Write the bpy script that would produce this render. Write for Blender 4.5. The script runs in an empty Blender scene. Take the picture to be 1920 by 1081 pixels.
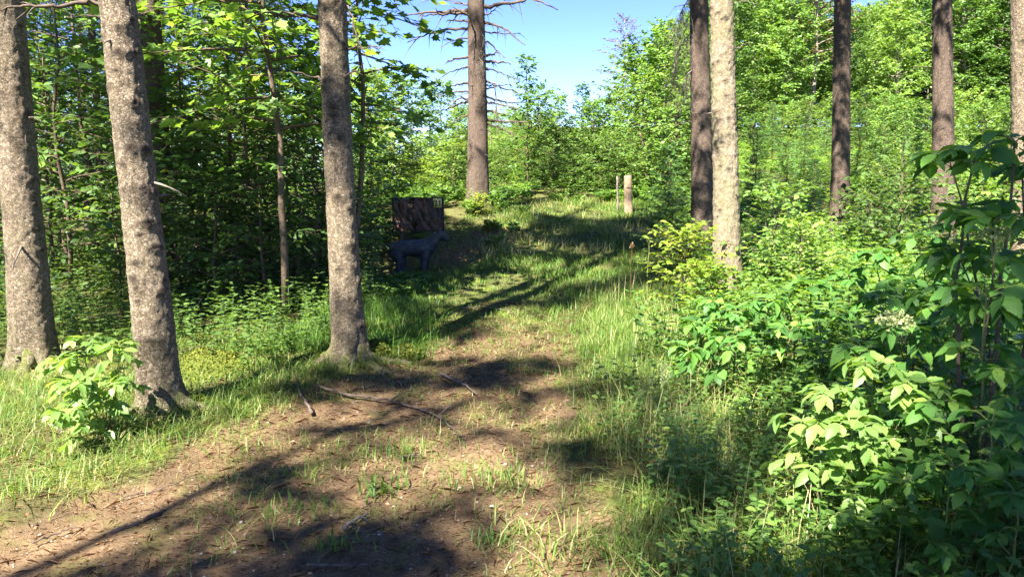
import bpy, math
import numpy as np
from mathutils import Matrix, Vector

# ------------------------------------------------------------------ camera, sky, sun, exposure
SC = bpy.context.scene
COL = SC.collection
FPX, CX, CY = 1400.0, 960.0, 540.5
PITCH = math.radians(8.15)
EYE = np.array([0.0, 0.0, 1.5])
cam_d = bpy.data.cameras.new('camera')
cam_d.sensor_width = 36.0
cam_d.lens = 36.0 * FPX / 1920.0
cam_d.clip_start = 0.05
cam_d.clip_end = 2000.0
cam_d.dof.use_dof = True
cam_d.dof.focus_distance = 8.0
cam_d.dof.aperture_fstop = 7.0
cam = bpy.data.objects.new('camera', cam_d)
COL.objects.link(cam)
cam.location = EYE
cam.rotation_euler = (math.radians(90) - PITCH, 0, 0)
SC.camera = cam

SUN_EL, SUN_AZ = math.radians(50), math.radians(208)      # azimuth clockwise from +Y
S = np.array([math.sin(SUN_AZ) * math.cos(SUN_EL), math.cos(SUN_AZ) * math.cos(SUN_EL), math.sin(SUN_EL)])
world = bpy.data.worlds.new('World')
SC.world = world
world.use_nodes = True
wn = world.node_tree.nodes
sky = wn.new('ShaderNodeTexSky')
sky.sky_type = 'NISHITA'
sky.sun_disc = False
sky.sun_elevation = SUN_EL
sky.sun_rotation = SUN_AZ
sky.altitude = 2500
sky.air_density = 1.0
sky.dust_density = 0.15
sky.ozone_density = 3.0
hsv = wn.new('ShaderNodeHueSaturation')
hsv.inputs['Saturation'].default_value = 1.2
hsv.inputs['Hue'].default_value = .522
world.node_tree.links.new(sky.outputs[0], hsv.inputs['Color'])
world.node_tree.links.new(hsv.outputs[0], wn['Background'].inputs[0])
wn['Background'].inputs[1].default_value = 0.06
sun_d = bpy.data.lights.new('sun', 'SUN')
sun_d.energy = 5.0
sun_d.angle = math.radians(0.53)
sun_d.color = (1.0, 0.965, 0.90)
sun = bpy.data.objects.new('sun', sun_d)
COL.objects.link(sun)
sun.rotation_euler = Vector((-S[0], -S[1], -S[2])).to_track_quat('-Z', 'Y').to_euler()
SC.view_settings.view_transform = 'Standard'
SC.view_settings.look = 'None'
SC.view_settings.gamma = 1.0
SC.view_settings.exposure = 2.7
SC.cycles.max_bounces = 8
SC.cycles.diffuse_bounces = 4
SC.cycles.transmission_bounces = 6
SC.cycles.transparent_max_bounces = 4
SC.cycles.glossy_bounces = 2
SC.cycles.caustics_reflective = False
SC.cycles.caustics_refractive = False
SC.cycles.use_denoising = True
SC.cycles.use_adaptive_sampling = False

# ------------------------------------------------------------------ helpers
def pt(x, y, D):
    """world point seen at photo pixel (x, y), at distance D along +Y"""
    a, b = (x - CX) / FPX, (CY - y) / FPX
    d = np.array([a, math.cos(PITCH) + b * math.sin(PITCH), -math.sin(PITCH) + b * math.cos(PITCH)])
    return EYE + d * (D / d[1])

def smooth(a, b, x):
    t = np.clip((x - a) / (b - a), 0, 1)
    return t * t * (3 - 2 * t)

_lat = np.random.default_rng(5).random((64, 64, 64)).astype(np.float32)
def vnoise(p):
    p = np.asarray(p, float)
    i = np.floor(p).astype(int)
    f = p - i
    f = f * f * (3 - 2 * f)
    i0, i1 = i & 63, (i + 1) & 63
    r = 0
    for a in (0, 1):
        for b in (0, 1):
            for c in (0, 1):
                w = (f[..., 0] if a else 1 - f[..., 0]) * (f[..., 1] if b else 1 - f[..., 1]) * (f[..., 2] if c else 1 - f[..., 2])
                r = r + w * _lat[(i1 if a else i0)[..., 0], (i1 if b else i0)[..., 1], (i1 if c else i0)[..., 2]]
    return r
def noise2(x, y, s, off=0.0):
    x, y = np.asarray(x, float), np.asarray(y, float)
    return vnoise(np.stack([x * s + 17.3 + off, y * s + 5.1 + off, np.full_like(x, 3.7 + off)], -1))
def fbm2(x, y, s, off=0.0):
    return (noise2(x, y, s, off) * .55 + noise2(x, y, s * 2.1, off + 9) * .3 + noise2(x, y, s * 4.3, off + 4) * .15)

def height(x, y):
    x, y = np.asarray(x, float), np.asarray(y, float)
    z = np.interp(y, [-80, 0, 7, 9, 10.5, 12, 14, 16, 18, 22, 30, 42, 60, 120, 500],
                  [0, 0, 0.02, .10, .2, .35, .62, .88, 1.1, 1.45, 2.3, 3.8, 5.8, 7.0, 9.0])
    k = np.exp(-((x + 2.0) / 1.3) ** 2 - ((y - 11.6) / 1.6) ** 2)
    z = z - .36 * k
    z = z + .35 * np.exp(-((x + 1.1) / 1.3) ** 2 - ((y - 15.2) / 1.3) ** 2)
    left = smooth(-2.6, -6, x) * smooth(8, 13, y)
    z = z - left * .75 * (z > 0) * z
    z = z + .12 * smooth(1.2, 3.0, x) * smooth(10, 3, y)
    z = z + (fbm2(x, y, .45) - .5) * .16 * smooth(3, 8, np.hypot(x, y - 1)) + (fbm2(x, y, 1.6, 2) - .5) * .06
    return z
def gz(x, y):
    return float(height(np.array([x]), np.array([y]))[0])
def G(px, py):
    """ground point under a photo pixel, by marching the ray"""
    lo = None
    for D in np.arange(1.8, 60, .05):
        p = pt(px, py, D)
        if p[2] <= gz(p[0], p[1]):
            return np.array([p[0], p[1], gz(p[0], p[1])])
    return p

def norm(a):
    a = np.asarray(a, float)
    return a / np.maximum(np.linalg.norm(a, axis=-1, keepdims=True), 1e-9)

class Acc:
    def __init__(s): s.V, s.F, s.A, s.n = [], [], [], 0
    def add(s, V, F, v=.5):
        V = np.asarray(V, np.float32).reshape(-1, 3)
        F = np.asarray(F, np.int64)
        s.V.append(V); s.F.append(F + s.n)
        v = np.asarray(v, np.float32)
        s.A.append(np.full(len(V), float(v), np.float32) if v.ndim == 0 else v)
        s.n += len(V)
    def data(s, name, mat, smooth_sh=False, extra=None):
        me = bpy.data.meshes.new(name)
        V = np.concatenate(s.V) if s.V else np.zeros((0, 3), np.float32)
        me.vertices.add(len(V)); me.vertices.foreach_set('co', V.ravel())
        if s.F:
            cnt = np.concatenate([np.full(len(f), f.shape[1]) for f in s.F])
            idx = np.concatenate([f.ravel() for f in s.F])
            st = np.concatenate([[0], np.cumsum(cnt)[:-1]])
            me.loops.add(len(idx)); me.polygons.add(len(cnt))
            me.polygons.foreach_set('loop_start', st.astype(np.int32))
            me.loops.foreach_set('vertex_index', idx.astype(np.int32))
            me.update(calc_edges=True)
        at = me.attributes.new('v', 'FLOAT', 'POINT')
        at.data.foreach_set('value', np.concatenate(s.A) if s.A else [])
        for k, arr in (extra or {}).items():
            e = me.attributes.new(k, 'FLOAT', 'POINT'); e.data.foreach_set('value', np.asarray(arr, np.float32))
        if smooth_sh:
            me.polygons.foreach_set('use_smooth', np.ones(len(me.polygons), bool))
        me.materials.append(mat)
        return me

def link(name, data, parent=None, **props):
    o = bpy.data.objects.new(name, data)
    COL.objects.link(o)
    if parent is not None: o.parent = parent
    for k, v in props.items(): o[k] = v
    return o
def thing(name, label, category, loc=(0, 0, 0), group=None, rz=0, scale=1.0):
    o = link(name, None, None, label=label, category=category)
    if group: o['group'] = group
    o.location = loc; o.rotation_euler = (0, 0, rz); o.scale = (scale,) * 3
    o.empty_display_size = .1
    return o
def copy_tree(o, label=None, loc=None, rz=0, scale=1.0, parent=None):
    c = o.copy(); COL.objects.link(c); c.parent = parent
    if label: c['label'] = label
    if loc is not None:
        c.location = loc; c.rotation_euler = (0, 0, rz); c.scale = (scale,) * 3
    for ch in o.children: copy_tree(ch, parent=c)
    return c

def tube(acc, pts, r, sides=5, v=.5, cap=True):
    pts = np.asarray(pts, float); n = len(pts)
    r = np.broadcast_to(np.asarray(r, float), (n,))
    t = norm(np.gradient(pts, axis=0))
    ref = np.array([0, 0, 1.]) if abs(t[0][2]) < .9 else np.array([1., 0, 0])
    u = norm(np.cross(t, ref)); w = np.cross(t, u)
    a = np.linspace(0, 2 * math.pi, sides, endpoint=False)
    V = pts[:, None] + r[:, None, None] * (np.cos(a)[None, :, None] * u[:, None] + np.sin(a)[None, :, None] * w[:, None])
    i = np.arange(n - 1)[:, None] * sides; j = np.arange(sides)[None]
    F = np.stack([i + j, i + (j + 1) % sides, i + sides + (j + 1) % sides, i + sides + j], -1).reshape(-1, 4)
    acc.add(V, F, v)
    if cap:
        k = acc.n - n * sides
        acc.F.append(np.arange(sides)[None, ::-1] + k)
        acc.F.append(np.arange(sides)[None] + k + (n - 1) * sides)

# leaf templates: x across, y along, z up
def leaf_tpl(kind):
    if kind == 'rhomb':
        return np.array([[0, 0, 0], [-.33, .45, .06], [0, 1, -.1], [.33, .45, .06]]), np.array([[0, 2, 1], [0, 3, 2]])
    if kind == 'oval':
        V = [[0, 0, 0], [-.27, .3, .05], [-.24, .68, .02], [0, 1, -.16], [.24, .68, .02], [.27, .3, .05], [0, .35, -.03], [0, .7, -.06]]
        F = [[0, 6, 1], [1, 6, 7], [1, 7, 2], [2, 7, 3], [0, 5, 6], [5, 7, 6], [5, 4, 7], [4, 3, 7]]
        return np.array(V, float), np.array(F)
    if kind == 'maple':
        out = [(0, 0), (.16, .06), (.42, -.06), (.36, .18), (.62, .42), (.40, .46), (.34, .68), (.16, .62), (0, 1.0)]
        pts = out + [(-x, y) for x, y in out[-2:0:-1]]
        V = [[x, y, .10 * abs(x) - .14 * y * y] for x, y in pts] + [[0, .3, -.03]]
        c = len(pts)
        F = [[c, (i + 1) % c, i] for i in range(c)]
        return np.array(V, float), np.array(F)
    if kind == 'blade':
        return np.array([[-.5, 0, 0], [.5, 0, 0], [0, 1, 0]], float), np.array([[0, 1, 2]])
TPL = {k: leaf_tpl(k) for k in ('rhomb', 'oval', 'maple', 'blade')}

def frames(D, N):
    D = norm(D); X = norm(np.cross(D, N)); Z = np.cross(X, D)
    return X, D, Z
def inst(acc, tpl, P, D, N, Sz, v, wide=1.0):
    tv, tf = TPL[tpl]; n = len(P)
    if n == 0: return
    X, Y, Z = frames(D, N)
    Sz = np.broadcast_to(np.asarray(Sz, float), (n,))[:, None, None]
    wide = np.broadcast_to(np.asarray(wide, float), (n,))[:, None, None]
    V = P[:, None] + Sz * (tv[None, :, 0:1] * wide * X[:, None] + tv[None, :, 1:2] * Y[:, None] + tv[None, :, 2:3] * Z[:, None])
    F = (np.arange(n)[:, None, None] * len(tv) + tf[None]).reshape(-1, 3)
    acc.add(V, F, np.repeat(np.broadcast_to(np.asarray(v, np.float32), (n,)), len(tv)))

def inst_mesh(acc, tV, tF, tA, P, ang, Sz, dv):
    """copies of a small plant (tV,tF,tA) at P, turned and scaled"""
    n, m = len(P), len(tV)
    c, s = np.cos(ang)[:, None], np.sin(ang)[:, None]
    x = tV[None, :, 0] * c - tV[None, :, 1] * s; y = tV[None, :, 0] * s + tV[None, :, 1] * c
    V = np.stack([x, y, np.broadcast_to(tV[None, :, 2], x.shape)], -1) * np.asarray(Sz)[:, None, None] + P[:, None]
    F = (np.arange(n)[:, None, None] * m + tF[None]).reshape(-1, tF.shape[1])
    acc.add(V, F, np.clip((tA[None] + np.asarray(dv)[:, None]).ravel(), 0, 1))

# ------------------------------------------------------------------ materials
def new_mat(name):
    m = bpy.data.materials.new(name); m.use_nodes = True
    nt = m.node_tree; nt.nodes.clear()
    out = nt.nodes.new('ShaderNodeOutputMaterial')
    return m, nt, out
def nd(nt, t, **kw):
    n = nt.nodes.new(t)
    for k, v in kw.items(): setattr(n, k, v)
    return n
def ramp(nt, fac, stops):
    r = nd(nt, 'ShaderNodeValToRGB'); e = r.color_ramp.elements
    while len(e) < len(stops): e.new(.5)
    for i, (p, c) in enumerate(stops): e[i].position = p; e[i].color = (*c, 1)
    nt.links.new(fac, r.inputs[0]); return r.outputs[0]
def math_n(nt, op, a, b=None, c=None):
    m = nd(nt, 'ShaderNodeMath', operation=op)
    for i, q in enumerate((a, b, c)):
        if q is None: continue
        if isinstance(q, (int, float)): m.inputs[i].default_value = q
        else: nt.links.new(q, m.inputs[i])
    return m.outputs[0]
def mixc(nt, fac, a, b, blend='MIX'):
    m = nd(nt, 'ShaderNodeMix', data_type='RGBA', blend_type=blend)
    for s, q in ((m.inputs[0], fac), (m.inputs[6], a), (m.inputs[7], b)):
        if isinstance(q, (int, float)): s.default_value = q
        elif isinstance(q, tuple): s.default_value = (*q, 1)
        else: nt.links.new(q, s)
    return m.outputs[2]
def noise_n(nt, vec, scale, detail=3, rough=.55):
    n = nd(nt, 'ShaderNodeTexNoise'); n.inputs['Scale'].default_value = scale
    n.inputs['Detail'].default_value = detail; n.inputs['Roughness'].default_value = rough
    if vec is not None: nt.links.new(vec, n.inputs['Vector'])
    return n.outputs[0]

def leaf_mat(name, stops, trans=.42, tr_gain=(1.6, 1.55, .6), rough=.45, spec=.35, rnd=.5):
    m, nt, out = new_mat(name)
    at = nd(nt, 'ShaderNodeAttribute', attribute_name='v')
    oi = nd(nt, 'ShaderNodeObjectInfo')
    f = math_n(nt, 'ADD', at.outputs['Fac'], math_n(nt, 'MULTIPLY', math_n(nt, 'SUBTRACT', oi.outputs['Random'], .5), rnd))
    c = ramp(nt, f, stops)
    p = nd(nt, 'ShaderNodeBsdfPrincipled')
    p.inputs['Roughness'].default_value = rough
    p.inputs['Specular IOR Level'].default_value = spec
    nt.links.new(c, p.inputs['Base Color'])
    t = nd(nt, 'ShaderNodeBsdfTranslucent')
    nt.links.new(mixc(nt, 1.0, c, tr_gain, 'MULTIPLY'), t.inputs['Color'])
    x = nd(nt, 'ShaderNodeMixShader'); x.inputs[0].default_value = trans
    nt.links.new(p.outputs[0], x.inputs[1]); nt.links.new(t.outputs[0], x.inputs[2])
    nt.links.new(x.outputs[0], out.inputs['Surface'])
    return m
def g3(*c): return c
M = {}
M['leaf'] = leaf_mat('leaf_green', [(0, (.045, .09, .018)), (.45, (.088, .172, .034)), (.8, (.15, .25, .05)), (1, (.25, .32, .065))])
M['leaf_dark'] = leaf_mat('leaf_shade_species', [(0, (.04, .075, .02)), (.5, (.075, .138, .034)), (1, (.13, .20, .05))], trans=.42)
M['leaf_lime'] = leaf_mat('leaf_lime', [(0, (.085, .165, .035)), (.5, (.155, .265, .06)), (1, (.27, .36, .085))], trans=.45)
M['leaf_yellow'] = leaf_mat('leaf_yellowish', [(0, (.09, .17, .02)), (.5, (.19, .27, .03)), (.85, (.32, .33, .06)), (1, (.42, .26, .07))], trans=.42)
M['leaf_copper'] = leaf_mat('leaf_copper', [(0, (.08, .065, .03)), (.6, (.16, .115, .05)), (1, (.24, .17, .08))], spec=.1, trans=.3, tr_gain=(1.2, 1.0, .7))
M['elder'] = leaf_mat('elder_leaf', [(0, (.04, .10, .02)), (.5, (.075, .18, .035)), (.9, (.13, .27, .045)), (1, (.22, .34, .06))], trans=.42, rough=.5, spec=.22, rnd=1.0)
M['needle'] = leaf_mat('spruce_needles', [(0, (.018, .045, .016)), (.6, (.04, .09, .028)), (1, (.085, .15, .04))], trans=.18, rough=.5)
M['needle_young'] = leaf_mat('young_spruce_needles', [(0, (.04, .10, .025)), (.6, (.08, .18, .04)), (1, (.14, .26, .055))], trans=.25, rough=.5)
M['grass'] = leaf_mat('grass_blades', [(0, (.05, .12, .014)), (.5, (.095, .17, .028)), (.8, (.17, .235, .045)), (.93, (.30, .29, .10)), (1, (.48, .40, .20))], trans=.4, rough=.5)
M['grass_dry'] = leaf_mat('grass_straw', [(0, (.18, .22, .05)), (.5, (.38, .36, .15)), (1, (.52, .42, .24))], trans=.35)
M['moss'] = leaf_mat('moss', [(0, (.03, .045, .01)), (.6, (.10, .12, .018)), (1, (.22, .20, .03))], trans=.15, rough=.8, spec=.1)
M['flower'] = leaf_mat('green_berry_umbel', [(0, (.25, .32, .10)), (1, (.48, .50, .24))], trans=.2)
M['litter'] = leaf_mat('dry_litter', [(0, (.09, .045, .02)), (.5, (.24, .13, .06)), (.85, (.40, .26, .14)), (1, (.6, .48, .33))], trans=.1, tr_gain=(1, .8, .5), rough=.7)

def wood_mat(name, c0, c1, scale=30, bump=.3):
    m, nt, out = new_mat(name)
    tc = nd(nt, 'ShaderNodeTexCoord')
    n = noise_n(nt, tc.outputs['Object'], scale, 4)
    p = nd(nt, 'ShaderNodeBsdfPrincipled'); p.inputs['Roughness'].default_value = .85
    p.inputs['Specular IOR Level'].default_value = .2
    nt.links.new(ramp(nt, n, [(.3, c0), (.7, c1)]), p.inputs['Base Color'])
    b = nd(nt, 'ShaderNodeBump'); b.inputs['Strength'].default_value = bump; b.inputs['Distance'].default_value = .01
    nt.links.new(n, b.inputs['Height']); nt.links.new(b.outputs[0], p.inputs['Normal'])
    nt.links.new(p.outputs[0], out.inputs['Surface'])
    return m
M['twig'] = wood_mat('twig_bark', (.05, .035, .022), (.14, .10, .065))
M['green_stem'] = wood_mat('green_stem', (.10, .13, .035), (.17, .19, .06))
M['pale_bark'] = wood_mat('young_bark', (.12, .10, .075), (.27, .23, .17), 12)
M['dead_wood'] = wood_mat('dead_wood', (.07, .055, .042), (.20, .165, .13), 25)
M['dead_dark'] = wood_mat('dead_branch_bark', (.045, .032, .024), (.13, .095, .07), 25)

def bark_mat(name, lo, mid, hi, green=0.0, plate=78.0):
    m, nt, out = new_mat(name)
    tc = nd(nt, 'ShaderNodeTexCoord')
    mp = nd(nt, 'ShaderNodeMapping'); mp.inputs['Scale'].default_value = (1, 1, 1.15)
    nt.links.new(tc.outputs['Object'], mp.inputs[0])
    wob = nd(nt, 'ShaderNodeVectorMath', operation='MULTIPLY_ADD')
    nz = nd(nt, 'ShaderNodeTexNoise'); nz.inputs['Scale'].default_value = 22; nz.inputs['Detail'].default_value = 3
    nt.links.new(mp.outputs[0], nz.inputs['Vector'])
    nt.links.new(nz.outputs['Color'], wob.inputs[0]); wob.inputs[1].default_value = (.06,) * 3
    nt.links.new(mp.outputs[0], wob.inputs[2])
    vo = nd(nt, 'ShaderNodeTexVoronoi', feature='F1'); vo.inputs['Scale'].default_value = plate
    nt.links.new(wob.outputs[0], vo.inputs['Vector'])
    ve = nd(nt, 'ShaderNodeTexVoronoi', feature='DISTANCE_TO_EDGE'); ve.inputs['Scale'].default_value = plate
    nt.links.new(wob.outputs[0], ve.inputs['Vector'])
    fine = noise_n(nt, mp.outputs[0], 160, 3)
    big = noise_n(nt, tc.outputs['Object'], 3.2, 4)
    sep = nd(nt, 'ShaderNodeSeparateColor'); nt.links.new(vo.outputs['Color'], sep.inputs[0])
    f = math_n(nt, 'ADD', math_n(nt, 'MULTIPLY', sep.outputs[0], .38), math_n(nt, 'MULTIPLY', fine, .42))
    f = math_n(nt, 'ADD', f, math_n(nt, 'MULTIPLY', big, .34))
    ms_ = nd(nt, 'ShaderNodeMapping'); ms_.inputs['Scale'].default_value = (1, 1, .07); nt.links.new(tc.outputs['Object'], ms_.inputs[0])
    f = math_n(nt, 'ADD', f, math_n(nt, 'MULTIPLY', math_n(nt, 'SUBTRACT', noise_n(nt, ms_.outputs[0], 26, 4, .6), .5), .45))
    c = ramp(nt, f, [(.25, lo), (.52, mid), (.85, hi)])
    crack = math_n(nt, 'SMOOTH_MIN', math_n(nt, 'MULTIPLY', ve.outputs[0], 7.0), 1.0, .2)
    c = mixc(nt, math_n(nt, 'ADD', math_n(nt, 'MULTIPLY', crack, .38), .62), tuple(q * .45 for q in lo), c)
    if green:
        gn = noise_n(nt, tc.outputs['Object'], 5.0, 4)
        gm = math_n(nt, 'MULTIPLY', ramp(nt, gn, [(.38, (0, 0, 0)), (.62, (1, 1, 1))]), green)
        c = mixc(nt, gm, c, (.20, .18, .085))
    k = nd(nt, 'ShaderNodeAttribute', attribute_name='knot')
    c = mixc(nt, math_n(nt, 'MULTIPLY', k.outputs['Fac'], .95), c, (.035, .025, .018))
    ms = nd(nt, 'ShaderNodeAttribute', attribute_name='moss')
    mm = math_n(nt, 'MULTIPLY', ms.outputs['Fac'], ramp(nt, noise_n(nt, tc.outputs['Object'], 14, 4), [(.35, (0, 0, 0)), (.6, (1, 1, 1))]))
    c = mixc(nt, mm, c, (.09, .115, .015))
    p = nd(nt, 'ShaderNodeBsdfPrincipled'); p.inputs['Roughness'].default_value = .9
    p.inputs['Specular IOR Level'].default_value = .15
    nt.links.new(c, p.inputs['Base Color'])
    hgt = math_n(nt, 'ADD', math_n(nt, 'MULTIPLY', crack, .6), math_n(nt, 'ADD', math_n(nt, 'MULTIPLY', sep.outputs[1], .7), math_n(nt, 'MULTIPLY', fine, .5)))
    b = nd(nt, 'ShaderNodeBump'); b.inputs['Strength'].default_value = .9; b.inputs['Distance'].default_value = .010
    nt.links.new(hgt, b.inputs['Height']); nt.links.new(b.outputs[0], p.inputs['Normal'])
    nt.links.new(p.outputs[0], out.inputs['Surface'])
    return m
M['bark'] = bark_mat('spruce_bark', (.052, .037, .024), (.16, .118, .078), (.35, .28, .20), green=.14)
M['bark_red'] = bark_mat('spruce_bark_reddish', (.065, .045, .034), (.12, .085, .062), (.20, .148, .11))
M['bark_green'] = bark_mat('spruce_bark_algae', (.125, .092, .06), (.25, .195, .13), (.40, .33, .235), green=.5)

# ground: bare dirt and needle litter on the path, humus and moss elsewhere
def ground_mat():
    m, nt, out = new_mat('forest_floor')
    tc = nd(nt, 'ShaderNodeTexCoord'); P = tc.outputs['Object']
    pa = nd(nt, 'ShaderNodeAttribute', attribute_name='path').outputs['Fac']
    n1, n2, n3 = noise_n(nt, P, 1.7, 5), noise_n(nt, P, 14, 5, .65), noise_n(nt, P, 95, 3, .7)
    f = math_n(nt, 'ADD', math_n(nt, 'MULTIPLY', n1, .35), math_n(nt, 'ADD', math_n(nt, 'MULTIPLY', n2, .35), math_n(nt, 'MULTIPLY', n3, .32)))
    dirt = ramp(nt, f, [(.3, (.055, .037, .02)), (.5, (.118, .077, .041)), (.62, (.195, .128, .07)), (.8, (.30, .215, .128))])
    soil = ramp(nt, f, [(.3, (.035, .03, .012)), (.55, (.09, .085, .03)), (.8, (.17, .15, .06))])
    moss = ramp(nt, n3, [(.3, (.05, .07, .012)), (.7, (.16, .18, .03))])
    mk = ramp(nt, noise_n(nt, P, 2.6, 4), [(.5, (0, 0, 0)), (.62, (1, 1, 1))])
    soil = mixc(nt, mk, soil, moss)
    e = math_n(nt, 'ADD', pa, math_n(nt, 'MULTIPLY', math_n(nt, 'SUBTRACT', n2, .5), .7))
    dm = math_n(nt, 'MULTIPLY', ramp(nt, noise_n(nt, P, 3.4, 5, .6), [(.52, (0, 0, 0)), (.66, (1, 1, 1))]), .6)
    dirt = mixc(nt, dm, dirt, mixc(nt, .5, moss, (.07, .055, .025)))
    c = mixc(nt, ramp(nt, e, [(.35, (0, 0, 0)), (.65, (1, 1, 1))]), soil, dirt)
    p = nd(nt, 'ShaderNodeBsdfPrincipled'); p.inputs['Roughness'].default_value = .95
    p.inputs['Specular IOR Level'].default_value = .1
    nt.links.new(c, p.inputs['Base Color'])
    b = nd(nt, 'ShaderNodeBump'); b.inputs['Strength'].default_value = .8; b.inputs['Distance'].default_value = .02
    nt.links.new(math_n(nt, 'ADD', n2, math_n(nt, 'MULTIPLY', n3, .6)), b.inputs['Height'])
    nt.links.new(b.outputs[0], p.inputs['Normal'])
    nt.links.new(p.outputs[0], out.inputs['Surface'])
    return m
M['ground'] = ground_mat()

# ------------------------------------------------------------------ ground and path
def in_poly(x, y, poly):
    r = np.zeros(x.shape, bool); n = len(poly)
    for i in range(n):
        (x0, y0), (x1, y1) = poly[i], poly[(i + 1) % n]
        c = ((y0 > y) != (y1 > y)) & (x < (x1 - x0) * (y - y0) / (y1 - y0 + 1e-12) + x0)
        r ^= c
    return r
# bare track, as left and right edge at growing distance: (y, x_left, x_right)
TRACK = np.array([(-6, -3.0, .9), (1.5, -2.6, .55), (2.9, -2.3, .35), (3.4, -2.1, .38), (3.7, -1.85, .36), (4.2, -1.9, .35), (4.7, -1.75, .36), (5.3, -1.5, .42),
                  (5.9, -1.15, .5), (6.6, -.85, .52), (7.4, -.5, .5), (8.3, -.2, .4), (9.5, 0, .3), (11, .1, .25)])
def track(x, y):
    """1 on bare dirt, 0 in the green, soft edge"""
    l = np.interp(y, TRACK[:, 0], TRACK[:, 1]); r = np.interp(y, TRACK[:, 0], TRACK[:, 2])
    w = .12 + .02 * np.abs(y)
    wob = (fbm2(x, y, 2.2, 31) - .5) * .9
    a = smooth(-w, w, x - l + wob * .5) * smooth(-w, w, r - x + wob * .6)
    fade = smooth(9.0, 6.2, y + wob * 2)
    soil = .8 * np.exp(-((x + .95) / .55) ** 2 - ((y - 12.5) / .8) ** 2) + .7 * np.exp(-((x + .35) / .5) ** 2 - ((y - 13.6) / .6) ** 2)
    return np.maximum(a * fade, np.clip(soil + wob * .4, 0, 1) * (soil > .08))
def spread(a, b, d): return np.arange(a, b, d)
gx = np.unique(np.concatenate([-8 - np.geomspace(.1, 500, 60), spread(-8, 8, .085), 8 + np.geomspace(.1, 500, 60)]))
gy = np.unique(np.concatenate([1.2 - np.geomspace(.1, 300, 40), spread(1.2, 12, .075), spread(12, 24, .16), 24 + np.geomspace(.2, 600, 60)]))
GX, GY = np.meshgrid(gx, gy, indexing='ij')
GZ = height(GX, GY)
GZ = GZ - .05 * track(GX, GY) * smooth(1, 2, GY) + (noise2(GX, GY, 7) - .5) * .03 * (np.hypot(GX, GY) < 14)
TRK = track(GX, GY)
nx, ny = GX.shape
idx = np.arange(nx * ny).reshape(nx, ny)
Q = np.stack([idx[:-1, :-1], idx[1:, :-1], idx[1:, 1:], idx[:-1, 1:]], -1).reshape(-1, 4)
Vg = np.stack([GX, GY, GZ], -1).reshape(-1, 3)
onp = TRK.ravel()[Q].mean(1) > .45
for nm, sel in (('ground', ~onp), ('path', onp)):
    q = Q[sel]; u, inv = np.unique(q, return_inverse=True)
    a = Acc(); a.add(Vg[u], inv.reshape(-1, 4))
    link(nm, a.data(nm, M['ground'], True, {'path': TRK.ravel()[u]}), kind='structure')

# ------------------------------------------------------------------ sun spots for which the unseen crowns are cut open
LIT = []
def lit(px, py, r, D=None):
    p = G(px, py) if D is None else pt(px, py, D)
    LIT.append((*p, r))
for a in [(40, 800, .7), (120, 860, .65), (200, 930, .5), (330, 880, .42), (420, 850, .34), (60, 960, .5), (130, 1000, .26), (80, 720, .6), (200, 760, .45), (30, 1040, .3), (500, 825, .18), (270, 840, .4),
          (560, 950, .17), (640, 860, .16), (800, 865, .2), (730, 910, .18), (900, 990, .2), (1000, 1030, .22), (1100, 1060, .25), (930, 920, .10),
          (980, 600, .28), (1030, 640, .3), (960, 655, .22), (880, 650, .22), (820, 660, .15), (640, 765, .12), (700, 722, .10), (805, 742, .12), (890, 765, .12), (965, 770, .12), (1040, 745, .10), (870, 690, .10), (1000, 700, .12), (590, 800, .12), (1060, 800, .12), (1090, 700, .14), (1130, 800, .14), (960, 830, .10),
          (1150, 600, .55), (1200, 570, .5), (1120, 660, .3), (1230, 620, .35), (400, 690, .35), (470, 700, .25), (360, 660, .3), (560, 770, .16),
          (1080, 520, .35), (1170, 900, .14), (1140, 950, .10), (1240, 990, .08), (905, 405, .5), (862, 388, .35), (955, 412, .5), (990, 440, .3), (930, 470, .2)]: lit(*a)
for a in [(60, 620, .22, 6), (50, 520, .3, 6), (40, 400, .35, 6), (25, 280, .4, 6), (15, 160, .4, 6), (10, 40, .4, 6), (295, 690, .3, 4.75), (290, 600, .33, 4.75), (275, 500, .36, 4.75), (265, 420, .36, 4.75), (255, 330, .36, 4.75), (240, 230, .36, 4.75), (230, 130, .34, 4.75), (220, 30, .3, 4.75),
          (640, 420, .3, 6), (648, 500, .3, 6), (652, 580, .22, 6), (655, 650, .15, 6), (1362, 500, .45, 8.5), (1360, 420, .45, 8.5), (1360, 340, .45, 8.5), (1358, 260, .45, 8.5), (1356, 180, .45, 8.5), (1354, 100, .45, 8.5), (1353, 20, .45, 8.5), (1353, -60, .4, 8.5),
          (1300, 470, .55, 7.8), (1440, 440, .6, 8.5), (1500, 470, .5, 8.3), (1320, 520, .4, 7.6), (1520, 520, .25, 6.5),
          (1650, 700, .16, 3.0), (1620, 780, .2, 2.9), (1700, 640, .12, 3.2), (1580, 830, .13, 2.8), (1820, 620, .14, 3.0), (1560, 740, .18, 3.1), (1700, 760, .16, 2.9), (1860, 900, .14, 2.5), (1750, 990, .14, 2.5),
          (1850, 250, .14, 3.0), (1800, 290, .10, 3.0), (600, 80, 1.1, 8), (680, 180, .9, 9), (500, 60, 1.1, 8), (740, 140, .9, 9), (560, 200, .7, 8), (460, 140, .6, 8.2), (700, 30, .9, 9), (150, 690, .35, 4.2), (220, 640, .25, 4.3),
          (900, 330, .3, 15), (893, 130, .3, 15), (1578, 150, .25, 12), (1577, 360, .15, 12), (1768, 90, .2, 11), (1768, 250, .15, 11), (1910, 150, .3, 9), (1315, 220, .15, 11),
          (560, 480, .3, 7.5), (560, 560, .25, 7.2), (822, 382, .14, 13.05), (742, 470, .16, 12), (800, 452, .10, 12), (875, 470, .22, 12.6)]: lit(*a)
LIT = np.array(LIT)
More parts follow.
